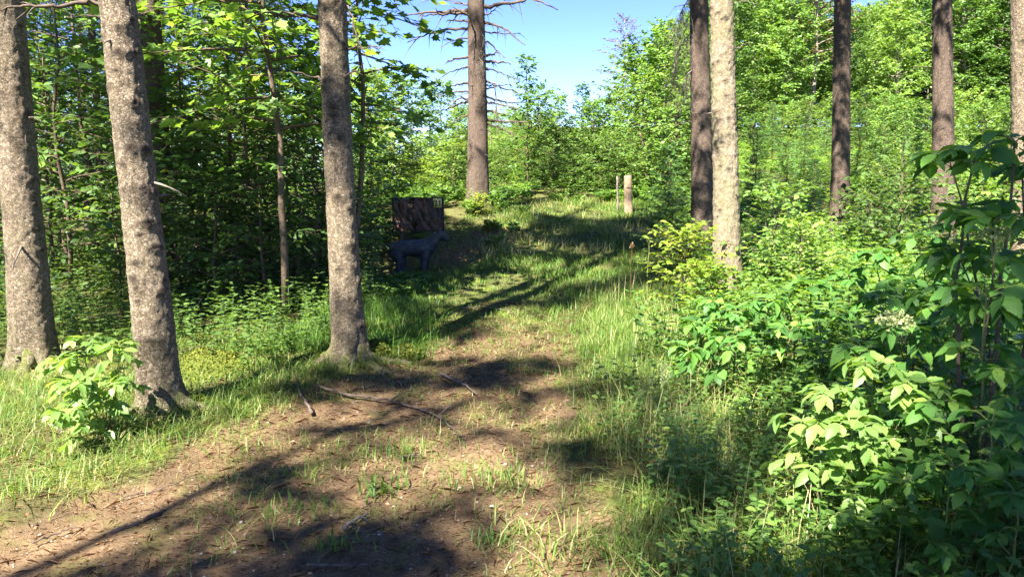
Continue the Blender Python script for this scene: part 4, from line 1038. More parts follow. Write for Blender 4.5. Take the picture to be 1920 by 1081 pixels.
for px, D, sc in [(130, 30, 1.2), (260, 31, 1.1), (350, 29, 1.1), (60, 28, 1.2), (420, 33, 1.3), (510, 31, 1.2), (600, 30, 1.1), (-20, 30, 1.3), (200, 36, 1.5), (330, 38, 1.6), (450, 42, 1.6), (560, 44, 1.6), (90, 40, 1.6)]:
    mid_tree(int(rngF.integers(0, 3)), px, D, sc, ('far' if D < 35 else 'farthest') + ' leafy tree in the clearing behind the left wood ' + where(px, D))

# ------------------------------------------------------------------ elder and herbs in the right foreground
def elder(label, stems, mat_key, seed, leaf=.10, gap=.13, umbels=0, n_parts=260, first=.25, mat='elder', spread_=1.0):
    """stems: list of (base xyz, tip xyz, radius); opposite pairs of pinnate leaves"""
    rng = np.random.default_rng(seed)
    root = np.array(stems[0][0], float)
    t = thing('elder_bush', label, 'bush', root, 'elder bushes and tall herbs right of the path')
    LP, LD, LN, LS = [], [], [], []
    pet = Acc()
    for (b, tip, r) in stems:
        b, tip = np.array(b, float) - root, np.array(tip, float) - root
        L = np.linalg.norm(tip - b)
        P = b + (tip - b) * np.linspace(0, 1, 9)[:, None]
        bowv = np.array([rng.normal(0, .04), rng.normal(0, .04), .06]) * L
        P = P + bowv * np.sin(np.linspace(0, math.pi, 9))[:, None] + rng.normal(0, .006, (9, 3))
        a = Acc(); tube(a, P, np.linspace(r, r * .35, 9), 7); link('stem', a.data('stem', M['twig' if r > .007 else 'green_stem'], True), t)
        s = np.arange(L * first, L, gap); az0 = rng.random() * 6.28
        for k, q in enumerate(np.append(s, [L] * 2)):
            u = q / L; p = np.array([np.interp(u, np.linspace(0, 1, 9), P[:, c]) for c in range(3)])
            tt = norm(P[-1] - P[0])
            for sgn in (0, math.pi):
                az = az0 + k * 1.57 + sgn + rng.normal(0, .25)
                d = norm(np.array([math.cos(az), math.sin(az), .25 + .5 * u]) + tt * .3)
                rl = leaf * rng.uniform(1.5, 2.3) * spread_ * (1.1 - .25 * u)
                R_ = curve(p, d, rl, 6, (0, 0, -.55), rng, .02)
                tube(pet, R_, np.linspace(.0028, .0014, 6), 4, cap=False)
                dt = norm(np.gradient(R_, axis=0))
                nn = 3 if rng.random() < .75 else 2
                for i_, w_ in enumerate([.45, .75, 1.0][-nn:]):
                    c = np.array([np.interp(w_, np.linspace(0, 1, 6), R_[:, z]) for z in range(3)]); dd = dt[min(5, int(w_ * 5))]
                    for sd in ((-1, 1) if w_ < 1 else (-1, 0, 1)):
                        an = sd * rng.uniform(.9, 1.25)
                        ld = np.array([dd[0] * math.cos(an) - dd[1] * math.sin(an), dd[0] * math.sin(an) + dd[1] * math.cos(an), dd[2] - .15 + rng.normal(0, .15)])
                        LP.append(c); LD.append(ld); LN.append([rng.normal(0, .3), rng.normal(0, .3), 1]); LS.append(leaf * rng.uniform(.75, 1.2) * (1.1 if sd == 0 else 1))
    o = link('petioles', pet.data('petioles', M['green_stem']), t, kind='stuff')
    realise(t, (np.array(LP), norm(LD), norm(LN), np.array(LS), np.clip(rng.normal(.5, .2, len(LP)), 0, 1)), 'oval', M[mat], n_parts, LM[mat_key], root)
    return t, root
def umbel(c, seed, r=.075):
    rng = np.random.default_rng(seed)
    return c, r, rng
def add_umbel(t, root, c, seed, r=.075):
    rng = np.random.default_rng(seed); a = Acc(); c = np.array(c) - root
    n = 150
    th = rng.random(n) * 6.28; rr = np.sqrt(rng.random(n)) * r
    P = np.stack([np.cos(th) * rr, np.sin(th) * rr, .03 - rr * rr * 4 + rng.normal(0, .012, n)], -1) + c
    for d in range(3): inst(a, 'rhomb', P, rng.normal(0, 1, (n, 3)), rng.normal(0, 1, (n, 3)), .011, rng.random(n), 1.4)
    for k in range(14):
        q = P[rng.integers(n)]; tube(a, [c - [0, 0, .09], (c + q) / 2 - [0, 0, .03], q], [.002, .0014, .001], 3, .3, cap=False)
    link('flower_head', a.data('flower_head', M['flower']), t)
def st(px, py, D, bx, bD, r=.008):
    tip = pt(px, py, D); x = (bx - CX) / FPX * bD
    return ((x, bD, gz(x, bD) - .02), tuple(tip), r)
t, r0 = elder('tall elder with large drooping leaves on brown stems at the right edge', [st(1905, 270, 2.9, 1885, 2.95, .012), st(1830, 290, 2.8, 1893, 3.0, .011), st(1912, 330, 3.1, 1910, 3.1, .010), st(1780, 300, 3.1, 1880, 3.2, .009), st(1860, 420, 2.7, 1900, 2.9, .008), st(1800, 480, 3.0, 1870, 3.1, .008), st(1850, 560, 2.6, 1895, 2.8, .007)], 'elder', 700, leaf=.08, gap=.22, first=.55, n_parts=280)
add_umbel(t, r0, pt(1868, 450, 2.7), 1, .06)
t, r0 = elder('elder with pale green flower heads in the middle of the right thicket', [st(1690, 620, 3.2, 1740, 3.5, .009), st(1800, 600, 3.1, 1790, 3.4, .009), st(1620, 660, 3.4, 1720, 3.6, .008), st(1740, 560, 3.8, 1760, 3.9, .008), st(1660, 560, 4.0, 1690, 4.1, .007)], 'elder', 701, leaf=.08, gap=.14, first=.45, n_parts=280)
add_umbel(t, r0, pt(1678, 606, 3.15), 2, .075); add_umbel(t, r0, pt(1800, 602, 3.05), 3, .075)
elder('sunlit light green elder shoots low in the right foreground', [st(1640, 690, 2.9, 1650, 3.1, .006), st(1560, 740, 2.9, 1600, 3.0, .005), st(1720, 720, 2.8, 1700, 2.9, .006), st(1600, 800, 2.7, 1620, 2.75, .005), st(1500, 790, 3.0, 1530, 3.1, .005)], 'lime', 702, leaf=.068, gap=.10, first=.35, n_parts=260, mat='leaf_lime')
elder('dark elder thicket below the lime-green bush', [st(1440, 570, 5.0, 1460, 5.2), st(1520, 540, 5.2, 1540, 5.4), st(1380, 590, 5.0, 1400, 5.2), st(1590, 520, 5.4, 1590, 5.6), st(1480, 620, 4.6, 1490, 4.8), st(1560, 590, 4.8, 1570, 5.0)], 'elder', 703, leaf=.085, gap=.14, n_parts=260)
elder('dark elder at the shady end of the thicket, nearest the sunlit tall grass', [st(1310, 610, 5.2, 1330, 5.4), st(1350, 570, 5.6, 1360, 5.8), st(1290, 660, 4.8, 1310, 5.0), st(1370, 640, 4.6, 1380, 4.8)], 'elder', 704, leaf=.09, gap=.13, n_parts=220)
elder('dark elder behind the flower heads, below the branched dark trunk', [st(1640, 480, 5.0, 1650, 5.2), st(1720, 450, 5.0, 1730, 5.2), st(1790, 430, 5.2, 1790, 5.3), st(1850, 520, 4.4, 1860, 4.5), st(1690, 530, 4.4, 1700, 4.6), st(1780, 510, 4.2, 1790, 4.3)], 'elder', 705, leaf=.085, gap=.14, n_parts=260)
elder('elder shoots with broad leaves in the lower right corner', [st(1860, 800, 2.4, 1870, 2.5, .006), st(1790, 880, 2.35, 1800, 2.4, .005), st(1900, 930, 2.2, 1900, 2.3, .005), st(1690, 900, 2.5, 1700, 2.55, .005), st(1760, 760, 2.7, 1770, 2.8, .006), st(1900, 700, 2.6, 1900, 2.7, .006)], 'elder', 706, leaf=.065, gap=.11, first=.3, n_parts=240)
t, r0 = elder('bright green sapling in front of the foot of the leaning knotty trunk', [st(165, 640, 4.2, 165, 4.3, .006), st(110, 680, 4.2, 160, 4.3, .005), st(225, 650, 4.15, 170, 4.3, .005), st(140, 720, 4.0, 160, 4.2, .004), st(200, 720, 4.1, 170, 4.2, .004), st(120, 770, 3.9, 140, 4.0, .004)], 'lime', 707, leaf=.07, gap=.09, first=.35, n_parts=240, mat='leaf_lime', spread_=.9)
t['group'] = 'saplings left of the path'; t.name = 'sapling'

# ------------------------------------------------------------------ ground cover, grass, litter
def herb_tpl(seed, h, n_pairs, leaf, tpl='oval'):
    rng = np.random.default_rng(seed); a = Acc()
    b = curve((0, 0, 0), norm([rng.normal(0, .15), rng.normal(0, .15), 1]), h, 5, (rng.normal(0, .15), rng.normal(0, .15), 0), rng, .04)
    w = h * .008
    for k in range(4):
        p, q = b[k], b[k + 1]; a.add([p - [w, 0, 0], p + [w, 0, 0], q], [[0, 1, 2]], .2); a.add([p - [0, w, 0], p + [0, w, 0], q], [[0, 1, 2]], .2)
    P, D, N, s, v = [], [], [], [], []
    for i in range(n_pairs):
        u = .25 + .75 * (i + 1) / n_pairs; c = np.array([np.interp(u, np.linspace(0, 1, 5), b[:, k]) for k in range(3)])
        for sg in (0, math.pi):
            az = i * 1.57 + sg + rng.normal(0, .4)
            P.append(c); D.append([math.cos(az), math.sin(az), .25 + rng.normal(0, .2)]); N.append([rng.normal(0, .25), rng.normal(0, .25), 1]); s.append(leaf * rng.uniform(.7, 1.2) * (1.15 - .5 * u)); v.append(rng.normal(.45, .15) + .2 * u)
    inst(a, tpl, np.array(P), norm(D), norm(N), np.array(s), np.array(v))
    return np.concatenate(a.V), np.concatenate([f for f in a.F]), np.concatenate(a.A)
def fern_tpl(seed, h, fronds=6, tpl='rhomb', m=14):
    rng = np.random.default_rng(seed); a = Acc()
    for k in range(fronds):
        az = k * 6.283 / fronds + rng.normal(0, .3); d = norm([math.cos(az) * .7, math.sin(az) * .7, rng.uniform(.9, 1.7)])
        c = curve((0, 0, 0), d, h * rng.uniform(.7, 1.15), 8, (0, 0, -.5), rng, .03)
        u = np.linspace(.2, 1, m); P = np.stack([np.interp(u, np.linspace(0, 1, 8), c[:, z]) for z in range(3)], -1)
        sd = np.array([-math.sin(az), math.cos(az), 0])
        for sg in (-1, 1):
            inst(a, tpl, P, norm(sd * sg + d * .35 + rng.normal(0, .1, (m, 3))), np.tile([0, 0, 1.], (m, 1)) + rng.normal(0, .5, (m, 3)), h * .33 * np.sin(np.pi * (.15 + .8 * u)) , rng.normal(.5, .15, m), .62)
    return np.concatenate(a.V), np.concatenate(a.F), np.concatenate(a.A)
def scatter(name, mat, tpls, xy, sc, rng, label, dv=.12):
    a = Acc(); k = rng.integers(0, len(tpls), len(xy))
    z = height(xy[:, 0], xy[:, 1]) - .01
    for i, tp in enumerate(tpls):
        m = k == i
        if m.any(): inst_mesh(a, tp[0], tp[1], tp[2], np.column_stack([xy[m], z[m]]), rng.random(m.sum()) * 6.28, sc[m], rng.normal(0, dv, m.sum()))
    return link(name, a.data(name, M[mat]), kind='stuff', label=label, category='plants')

rg = np.random.default_rng(1234)
def pts_in(n, x0, x1, y0, y1): return np.column_stack([rg.uniform(x0, x1, n), rg.uniform(y0, y1, n)])
HB = [herb_tpl(i, .5, 6, .09) for i in range(6)]
HS = [herb_tpl(20 + i, .22, 3, .06) for i in range(5)]
FN = [fern_tpl(40 + i, .6, 5, m=9) for i in range(4)]
FL = [fern_tpl(50 + i, .6, 4, m=6) for i in range(4)]
HL = [herb_tpl(60 + i, .5, 6, .10, 'rhomb') for i in range(6)]
SL = [herb_tpl(70 + i, .22, 3, .07, 'rhomb') for i in range(5)]
def verge_r(x, y):                                             # right edge of the open grass and dirt
    return np.interp(y, [1.5, 2.6, 3.3, 4.2, 5.2, 6.2, 7.5, 9, 10.5, 12, 14, 16.5], [.75, .75, .85, .95, 1.05, 1.2, 1.7, 2.2, 2.4, 2.5, 2.8, 3.0])
def verge_l(x, y):
    return np.interp(y, [1.5, 4, 5, 6, 7, 8.5, 10, 12, 14, 16], [-9, -3.0, -2.2, -1.7, -1.5, -1.5, -1.5, -1.2, -.6, .0])
p = pts_in(5400, .5, 8, 1.9, 12); k = (p[:, 0] > verge_r(p[:, 0], p[:, 1]) + .05 + (fbm2(p[:, 0], p[:, 1], 1.5, 8) - .5) * 1.0) & (np.abs(p[:, 0]) < p[:, 1] * .72 + .5)
p = p[k]; k = p[:, 1] > 5.5; scatter('ground_cover', 'leaf', HL, p[k], rg.uniform(.45, 1.25, k.sum()), rg, 'nettles and herbs further off on the right verge'); p = p[~k]; scatter('ground_cover', 'leaf', HB, p, rg.uniform(.45, 1.25, len(p)) * smooth(.0, .9, p[:, 0] - verge_r(p[:, 0], p[:, 1])) + .25, rg, 'dense nettles and herbs filling the verge right of the path')
p = pts_in(7600, -9, 0, 5.8, 14); k = (p[:, 0] < verge_l(p[:, 0], p[:, 1]) + (fbm2(p[:, 0], p[:, 1], 1.5, 8) - .5) * .9) & (np.abs(p[:, 0]) < p[:, 1] * .72 + .5)
k &= ~((p[:, 0] / p[:, 1] > -.18) & (p[:, 1] > 7.6))
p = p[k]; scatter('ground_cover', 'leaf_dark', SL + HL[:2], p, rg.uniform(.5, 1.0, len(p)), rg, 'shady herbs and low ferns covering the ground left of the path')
p = pts_in(900, -3.2, -1.2, 8.6, 11.3); k = (p[:, 0] / p[:, 1] < -.125 + .02 * rg.random(len(p))) & (p[:, 1] > 9)
p = p[k]; p = np.vstack([p, np.column_stack([rg.uniform(-.22, -.136, 46), rg.uniform(10.5, 11.35, 46)])]); p[-46:, 0] *= p[-46:, 1]
scatter('fern_patch', 'leaf', FN, p, np.append(rg.uniform(.25, .42, len(p) - 46), rg.uniform(.4, .62, 46)), rg, 'ferns in front of the hind legs of the bear')
p = np.column_stack([rg.uniform(-2.6, 1.2, 700), rg.uniform(12.3, 15.2, 700)]); p = p[(fbm2(p[:, 0], p[:, 1], 1.3, 17) > .45) & (p[:, 0] < np.interp(p[:, 1], [12, 15], [-.1, .3]))]
scatter('ground_cover', 'leaf', HS + FN[:1], p, rg.uniform(.25, .6, len(p)), rg, 'small herbs on the bank around the backstop board')
p = np.vstack([pts_in(3400, -8, 4, 14.2, 25), pts_in(3000, -22, 9, 25, 48)]); k = (fbm2(p[:, 0], p[:, 1], .8, 3) > .42) & ~((p[:, 0] > -.2) & (p[:, 0] < 3.0) & (p[:, 1] < 17))
p = p[k]; scatter('ground_cover', 'leaf_lime', HL + FL, p, rg.uniform(.5, 1.1, len(p)), rg, 'sunlit herbs covering the bank behind the bear and the rise')
p = np.vstack([pts_in(4200, 3.5, 26, 11, 40), pts_in(1200, 2.6, 6, 8, 16)]); k = p[:, 0] > verge_r(p[:, 0], p[:, 1]) + .3
p = p[k]; scatter('fern_meadow', 'leaf_lime', FL + HL[:4], p, rg.uniform(.6, 1.3, len(p)), rg, 'sunny meadow of ferns and herbs in front of the far forest edge')

def blades(name, mat, xy, h, w, rng, label, lean=.35, vm=.45, vs=.16, parent=None, z0=None, loc=(0, 0), curl=1.0):
    n = len(xy); az = rng.random(n) * 6.28
    z = height(xy[:, 0], xy[:, 1]) - .05 * track(xy[:, 0], xy[:, 1]) - .015 if z0 is None else np.full(n, z0)
    d = np.stack([np.cos(az), np.sin(az)], -1); sd = np.stack([-d[:, 1], d[:, 0]], -1)
    L = np.abs(rng.normal(lean, lean * .6, n))
    lv = [0, .38, .72, 1.0]; wd = [1, .9, .6, 0]
    V = np.zeros((n, 7, 3)); c = 0
    for q, ww in zip(lv, wd):
        o = d * (L * h * (q ** 1.9) * curl)[:, None]; hz = h * q * (1 - .33 * np.minimum(L * q, 1.6) * q)
        for sg in ((-1, 1) if ww else (0,)):
            V[:, c, :2] = xy + o + sd * (sg * ww * w / 2)[:, None]; V[:, c, 2] = z + hz; c += 1
    F = np.array([[0, 1, 3], [0, 3, 2], [2, 3, 5], [2, 5, 4], [4, 5, 6]])
    a = Acc(); a.add(V, (np.arange(n)[:, None, None] * 7 + F[None]).reshape(-1, 3), np.repeat(np.clip(rng.normal(vm, vs, n), 0, 1), 7))
    me = a.data(name, M[mat])
    if parent is not None: return me
    return link(name, me, kind='stuff', label=label, category='grass')
def tufted(n_t, per, sx, region, keep):
    c = pts_in(n_t, *region); c = c[keep(c[:, 0], c[:, 1])]
    q = np.repeat(c, per, 0) + rg.normal(0, sx, (len(c) * per, 2))
    return q
view = lambda x, y: np.abs(x) < y * .72 + .4
# short turf on the rising track
p = pts_in(78000, -3, 3.4, 5.2, 17.5)
turf = (1 - track(p[:, 0], p[:, 1])) * (p[:, 0] < verge_r(p[:, 0], p[:, 1]) + .3) * (p[:, 0] > verge_l(p[:, 0], p[:, 1]) - .4) * smooth(.3, .55, fbm2(p[:, 0], p[:, 1], 1.3, 12) + .1)
p = p[rg.random(len(p)) < turf]; h = rg.uniform(.03, .09, len(p)) * (1 + .9 * (fbm2(p[:, 0], p[:, 1], .9, 6) > .55))
blades('grass', 'grass', p, h, rg.uniform(.004, .008, len(p)) * (1 + .05 * p[:, 1]), rg, 'short green turf of the rising grassy track', .7, .42)
p = pts_in(1500, .45, 2.2, 1.95, 5.2); p = p[p[:, 0] > np.interp(p[:, 1], [2, 3, 4, 5.2], [.55, .62, .62, .8]) + (fbm2(p[:, 0], p[:, 1], 2.4, 13) - .5) * .8]
scatter('ground_cover', 'leaf', HS + HB[3:], p, rg.uniform(.35, .75, len(p)), rg, 'low mixed herbs between the near right grass')
p = tufted(170, 16, .12, (.6, 2.4, 2.1, 5.0), lambda x, y: x > .7)
blades('seed_grass', 'grass_dry', p, rg.uniform(.2, .5, len(p)), rg.uniform(.0015, .003, len(p)), rg, 'fine pale seeding grass in the near right verge', .7, .25, .2)
# sunlit tall grass right of the path
p = tufted(420, 60, .07, (.35, 2.7, 5.2, 9.8), lambda x, y: (x > np.interp(y, [5, 6, 7, 8.5, 10], [.85, .62, .68, .9, 1.4])) & (x < verge_r(x, y) + .45))
blades('tall_grass', 'grass', p, rg.uniform(.08, .30, len(p)), rg.uniform(.0035, .007, len(p)), rg, 'clump of tall bright grass on the right edge of the path', .7, .5, .2)
p = tufted(520, 34, .09, (.2, 4.5, 2.0, 5.6), lambda x, y: (x > np.interp(y, [2, 3, 4, 5.5], [.42, .5, .5, .6]) + (fbm2(x, y, 2, 3) - .5) * .5) & (x < y * .75) & (rg.random(len(x)) < np.where(x > 1.4, .45, 1)))
blades('tall_grass', 'grass', p, rg.uniform(.06, .3, len(p)) * (.6 + .8 * fbm2(p[:, 0], p[:, 1], 1.6, 19)), rg.uniform(.0025, .0055, len(p)), rg, 'tangled grass along the near right edge of the path', .95, .42, .2)
p = tufted(70, 34, .14, (-.6, 2.6, 12.0, 17.0), lambda x, y: x > verge_l(x, y) + .5)
blades('seed_grass', 'grass_dry', p, rg.uniform(.12, .3, len(p)), rg.uniform(.005, .008, len(p)), rg, 'pale feathery seeding grass on the shady rise of the track', .8, .2, .14)
p = tufted(34, 22, .10, (.7, 2.4, 6, 9.5), lambda x, y: x > 1.0)
blades('seed_grass', 'grass_dry', p, rg.uniform(.2, .45, len(p)), rg.uniform(.003, .005, len(p)), rg, 'dry grass stalks among the tall bright grass', .35, .4, .18)
# left verge
p = tufted(620, 46, .11, (-5.5, -1.0, 3.3, 7.4), lambda x, y: (track(x, y) < .25) & view(x, y) & (x < -1.0 - .0 * y) & (fbm2(x, y, 1.1, 21) > .36))
blades('grass', 'grass', p, rg.uniform(.05, .2, len(p)), rg.uniform(.003, .006, len(p)), rg, 'sunlit yellow-green grass around the left trunks', .95, .56, .2)
p = tufted(240, 26, .13, (-5.0, -1.2, 3.2, 6.4), lambda x, y: (track(x, y) < .5) & view(x, y))
blades('dry_grass', 'grass_dry', p, rg.uniform(.04, .14, len(p)), rg.uniform(.002, .004, len(p)), rg, 'dry straw-coloured grass blades on the left verge', 1.3, .4, .2)
p = tufted(260, 46, .08, (-2.2, -.6, 6.2, 11), lambda x, y: (x < np.interp(y, [6, 8, 11], [-.75, -.85, -.7])))
blades('tall_grass', 'grass', p, rg.uniform(.07, .27, len(p)) * np.where(p[:, 1] > 8.2, .45, 1), rg.uniform(.004, .008, len(p)), rg, 'shady tall grass between the straight left trunk and the bear', .8, .4, .16)
# grass thinly spread over the dirt
p = tufted(760, 26, .08, (-2.6, .6, 2.5, 9), lambda x, y: (track(x, y) > .15) & (fbm2(x, y, 1.2, 55) + .15 * smooth(4.0, 7.0, y) + .06 * (x > -.1) > .49))
blades('grass', 'grass', p, rg.uniform(.02, .10, len(p)), rg.uniform(.003, .006, len(p)), rg, 'thin grass creeping over the bare dirt', .8, .6, .2)
for k, (px, py, n, hh, lb) in enumerate([(715, 905, 34, .14, 'broad-bladed grass tuft in the middle of the dirt path'), (1030, 1020, 70, .16, 'grass tuft in the sunny dirt at the bottom of the view'), (555, 950, 60, .10, 'low grass tuft on the dirt left of the middle'), (930, 890, 90, .10, 'dark green grass patch on the right half of the path'), (625, 1020, 50, .09, 'small grass tuft by the grey stick at the bottom'),
                                      (740, 840, 90, .09, 'grass patch on the path above the broad-bladed tuft'), (910, 1000, 50, .08, 'small grass patch in the sunny dirt below the path middle'), (1150, 1040, 90, .2, 'grass tuft with long blades at the lower right path edge'), (460, 830, 30, .12, 'lone grass sprout at the sunny left edge of the path'), (1090, 520, 160, .28, 'sunlit grass hummock in the middle of the track')]):
    g = G(px, py); rr = np.random.default_rng(1500 + k)
    sp = .05 if n < 60 else .09 if hh < .25 else .2
    xy = rr.normal(0, sp, (n, 2)) * [1.3, 1]
    me = blades('grass_tuft', 'grass', xy, rr.uniform(.5, 1.1, n) * hh, rr.uniform(.004, .007, n) * (2 if k == 0 else 1), rr, '', .7, .6, .16, parent=1, z0=-.04)
    o = link('grass_tuft', me, label=lb, category='grass tuft', group='grass tufts on the path'); o.location = g

# litter on the dirt: needles, chips, pebbles
def litter(name, n, region, keep, L, W, mat, label, vm, vs, flat=.25, zoff=.004, tpl='rhomb', wide=1.0):
    p = pts_in(n, *region); p = p[keep(p[:, 0], p[:, 1])]; n = len(p); az = rg.random(n) * 6.28
    z = height(p[:, 0], p[:, 1]) - .05 * track(p[:, 0], p[:, 1]) + (noise2(p[:, 0], p[:, 1], 7) - .5) * .03 + zoff
    a = Acc(); inst(a, tpl, np.column_stack([p, z]), np.column_stack([np.cos(az), np.sin(az), rg.normal(0, flat * .4, n)]), np.column_stack([rg.normal(0, flat, (n, 2)), np.ones(n)]), rg.uniform(.5, 1.2, n) * L, np.clip(rg.normal(vm, vs, n), 0, 1), wide)
    link(name, a.data(name, M[mat]), kind='stuff', label=label, category='litter')
near = lambda x, y: (x < .9) & view(x, y)
litter('needle_litter', 46000, (-3.5, 1.0, 2.4, 8.5), near, .035, 0, 'litter', 'brown spruce needles and bark crumbs strewn over the path', .45, .25, .3, wide=.12)
litter('leaf_litter', 900, (-2.6, .8, 11.2, 14.4), lambda x, y: x < .8, .06, 0, 'litter', 'brown dead leaves on the bank around the bear', .4, .2, .5)
litter('twig_litter', 1500, (-3.5, 1.0, 2.4, 8.5), near, .11, 0, 'litter', 'thin broken twigs strewn over the path', .18, .15, .15, wide=.05, zoff=.008)
litter('cone_scales', 1500, (-3.5, 1.0, 2.4, 8.0), near, .022, 0, 'litter', 'dark cone scales and bark flakes on the path', .1, .1, .6)
litter('leaf_litter', 5000, (-4.5, 1.0, 2.4, 9), near, .026, 0, 'litter', 'dry leaf scraps and wood chips on the path', .45, .22, .35)
def pebbles():
    rr = np.random.default_rng(77); n = 2600
    p = pts_in(n, -2.6, .7, 2.4, 7.0); k = (track(p[:, 0], p[:, 1]) > .4) & (fbm2(p[:, 0], p[:, 1], 1.4, 71) > .42); p = p[k]; n = len(p)
    ico = np.array([[0, 0, 1], [.9, 0, .2], [.28, .85, .2], [-.72, .53, .2], [-.72, -.53, .2], [.28, -.85, .2], [0, 0, -.5]])
    F = np.array([[0, i, i % 5 + 1] for i in range(1, 6)] + [[6, i % 5 + 1, i] for i in range(1, 6)])
    s = rr.gamma(2.0, .0018, n) + .002
    z = height(p[:, 0], p[:, 1]) - .05 * track(p[:, 0], p[:, 1]) + (noise2(p[:, 0], p[:, 1], 7) - .5) * .03
    jit = rr.uniform(.7, 1.3, (n, 7, 3))
    V = np.column_stack([p, z])[:, None] + ico[None] * jit * s[:, None, None] * [1.2, .9, .6]
    a = Acc(); a.add(V, (np.arange(n)[:, None, None] * 7 + F[None]).reshape(-1, 3), np.repeat(np.clip(rr.normal(.6, .25, n), 0, 1), 7))
    m, nt, out = new_mat('pebble'); at = nd(nt, 'ShaderNodeAttribute', attribute_name='v'); b = nd(nt, 'ShaderNodeBsdfPrincipled'); b.inputs['Roughness'].default_value = .8
    nt.links.new(ramp(nt, at.outputs['Fac'], [(0, (.10, .07, .045)), (.5, (.20, .15, .105)), (1, (.34, .28, .21))]), b.inputs['Base Color']); nt.links.new(b.outputs[0], out.inputs['Surface'])
    link('gravel', a.data('gravel', m, True), kind='stuff', label='pale pebbles bedded in the dirt path', category='gravel')
pebbles()

# fallen sticks and branches
def stick(label, pix, r, mat='dead_wood', side=(), lift=.01):
    P = np.array([G(*q) for q in pix]); P[:, 2] += r + lift - .045 * track(P[:, 0], P[:, 1])
    root = P[0].copy(); rr = np.random.default_rng(int(pix[0][0] * 7 + pix[0][1]))
    u = np.linspace(0, 1, 5 * len(P)); Q_ = np.stack([np.interp(u, np.linspace(0, 1, len(P)), P[:, k]) for k in range(3)], -1) - root
    Q_[1:] += rr.normal(0, .0035, Q_[1:].shape)
    a = Acc(); tube(a, Q_, np.linspace(r, r * .45, len(u)) * rr.uniform(.85, 1.15, len(u)), 7)
    for s in side:
        k = int(s[0] * len(u)); d = norm(np.array([s[1], s[2], s[3]])); tube(a, curve(Q_[k], d, s[4], 5, (0, 0, -.1), rr), np.linspace(r * .5, r * .2, 5), 5)
    o = link('fallen_branch', a.data('fallen_branch', M[mat], True), label=label, category='branch', group='fallen sticks and branches'); o.location = root
stick('pale grey curved stick lying on the dirt in the middle of the path', [(826, 697), (850, 706), (875, 718), (893, 735)], .012, side=[(.3, .3, .5, .3, .08)])
stick('long thin dark branch lying across the path left of the middle', [(590, 722), (660, 735), (730, 745), (790, 760), (830, 780), (866, 813)], .011, 'dead_dark', side=[(.4, .6, .8, .3, .3), (.6, .7, -.4, .3, .2), (.75, .5, .6, .35, .15)])
stick('short upright broken stick at the shady path edge left of the middle', [(585, 770), (560, 735), (548, 705)], .012, 'dead_dark', lift=.02)
stick('grey forked stick on the dirt near the bottom of the view', [(645, 981), (670, 967), (690, 957)], .011, side=[(.6, .6, -.6, 0, .06)])
stick('thin brown stick across the shady rise of the track', [(860, 580), (910, 581), (960, 583)], .010, 'dead_dark')
stick('weathered root surfacing along the sunny left dirt', [(200, 985), (270, 958), (330, 930), (400, 895)], .012, 'dead_dark', lift=-.016)
stick('thin twig on the sunny needle litter at the lower left', [(60, 1010), (110, 985), (150, 975)], .005, 'dead_dark')
stick('pale twig on the grass by the sapling', [(88, 800), (110, 812), (120, 816)], .007)
stick('dark twig across the dirt below the right tall grass', [(930, 682), (990, 678), (1050, 684)], .008, 'dead_dark')
stick('short bark strip on the dirt right of the broad-bladed tuft', [(752, 852), (775, 848), (792, 846)], .009, 'dead_dark')
stick('dark stick across the shady dirt at the bottom edge', [(575, 1052), (640, 1052), (700, 1056)], .008, 'dead_dark')
stick('thin twig at the bottom left corner of the path', [(230, 925), (300, 905), (380, 880)], .004, 'dead_dark')
stick('twig lying in the shade left of the grey curved stick', [(700, 700), (740, 690), (800, 690)], .006, 'dead_dark')

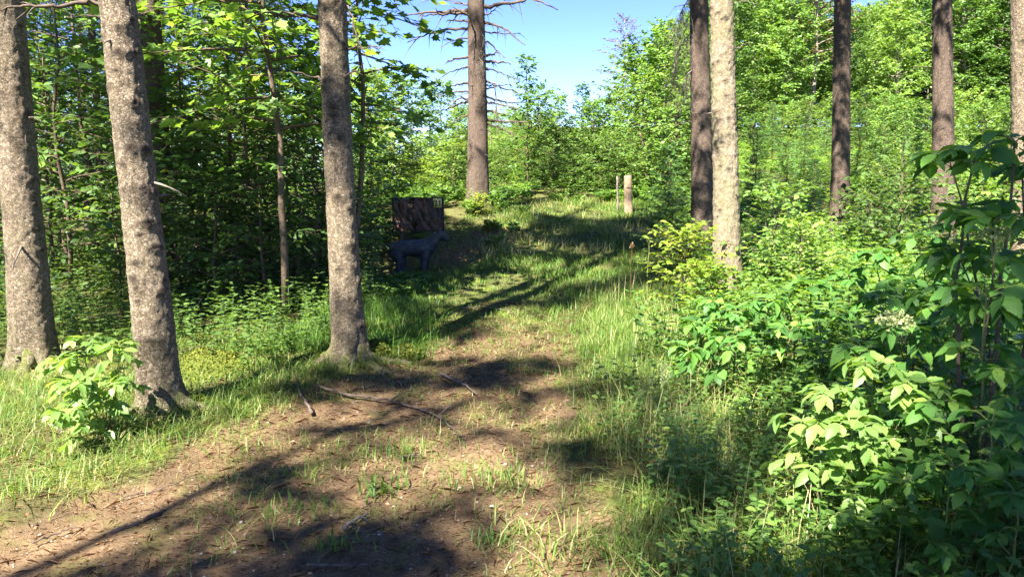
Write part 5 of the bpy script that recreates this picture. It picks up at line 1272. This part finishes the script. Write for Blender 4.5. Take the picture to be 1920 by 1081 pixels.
# mossy roots and humps at the feet of the left trunks
def hump(label, px, py, rx, ry, hz, seed, vm=.5):
    g = G(px, py); rr = np.random.default_rng(seed)
    n = 2600; th = rr.random(n) * 6.28; r = np.sqrt(rr.random(n)); x, y = np.cos(th) * r * rx, np.sin(th) * r * ry
    hh = hz * (1 - r ** 2) * (.75 + .5 * fbm2(x * 4, y * 4, 2.0, seed % 30))
    P = np.column_stack([x, y, hh - .03])
    a = Acc(); q = 14; R_, T = np.meshgrid(np.linspace(0, 1, q), np.linspace(0, 6.2832, 28, endpoint=False), indexing='ij')
    X, Y = np.cos(T) * R_ * rx, np.sin(T) * R_ * ry; Z = hz * (1 - R_ ** 2) * (.75 + .5 * fbm2(X * 4, Y * 4, 2.0, seed % 30)) - .03
    i = np.arange(q - 1)[:, None] * 28; j = np.arange(28)[None]
    a.add(np.stack([X, Y, Z], -1), np.stack([i + j, i + 28 + j, i + 28 + (j + 1) % 28, i + (j + 1) % 28], -1).reshape(-1, 4), vm * .7)
    inst(a, 'rhomb', P, rr.normal(0, .6, (n, 3)) + [0, 0, .5], rr.normal(0, 1, (n, 3)), rr.uniform(.012, .03, n), np.clip(rr.normal(vm, .2, n), 0, 1))
    o = link('moss_cushion', a.data('moss_cushion', M['moss'], False), label=label, category='moss', group='moss cushions at the trunk feet'); o.location = g
hump('yellow-green moss cushion right of the foot of the straight left trunk', 703, 668, .16, .16, .17, 1, .7)
hump('mossy root hump left of the foot of the straight left trunk', 600, 680, .28, .2, .10, 2, .3)
hump('bright moss and grass mound between the leaning and the straight trunk', 385, 690, .42, .35, .16, 3, .75)
hump('dark mossy root spreading right of the leaning knotty trunk', 350, 762, .22, .2, .10, 4, .3)
hump('flat bright moss patch on the ground before the leaning knotty trunk', 250, 806, .24, .15, .03, 5, .8)
hump('dark mossy stump right of the yellow moss cushion', 760, 662, .17, .14, .10, 6, .12)

# single tall stalks
def stalk(label, px, py0, py1, D, mat, spike=0.0, r=.003):
    x = (px - CX) / FPX * D; root = np.array([x, D, gz(x, D) - .02]); top = pt(px, py1, D) - root
    rr = np.random.default_rng(int(px)); a = Acc()
    c = np.linspace(0, 1, 8)[:, None] * top + np.cumsum(rr.normal(0, .006, (8, 3)), 0); tube(a, c, np.linspace(r, r * .5, 8), 5, .4)
    if spike:
        n = 160; t = rr.random(n) ** .8; P = c[-1] - np.array([0, 0, 1]) * (t * spike)[:, None] + rr.normal(0, .010, (n, 3)) * (np.sin(np.pi * np.clip(t * .9 + .1, 0, 1)))[:, None]
        inst(a, 'rhomb', P, rr.normal(0, .5, (n, 3)) + [0, 0, .8], rr.normal(0, 1, (n, 3)), .014, np.clip(rr.normal(.5, .2, n), 0, 1))
    o = link('plant_stalk', a.data('plant_stalk', mat), label=label, category='stalk', group='single tall stalks right of the path'); o.location = root
stalk('pale seed spike standing alone at the edge of the right thicket', 1241, 760, 676, 3.9, M['flower'], .13)
stalk('reddish dry stalk left of the taller grey stalk above the bright grass', 1181, 540, 462, 8.0, M['litter'], .06)
stalk('thin tall dry stalk beside the yellowish bramble', 1216, 540, 440, 7.9, M['grass_dry'], .05)
stalk('short dark stalk in the bright tall grass', 1234, 600, 548, 6.2, M['twig'], 0)
stalk('dry curved stalk in the shade at the right path edge', 1105, 590, 552, 6.8, M['litter'], 0)
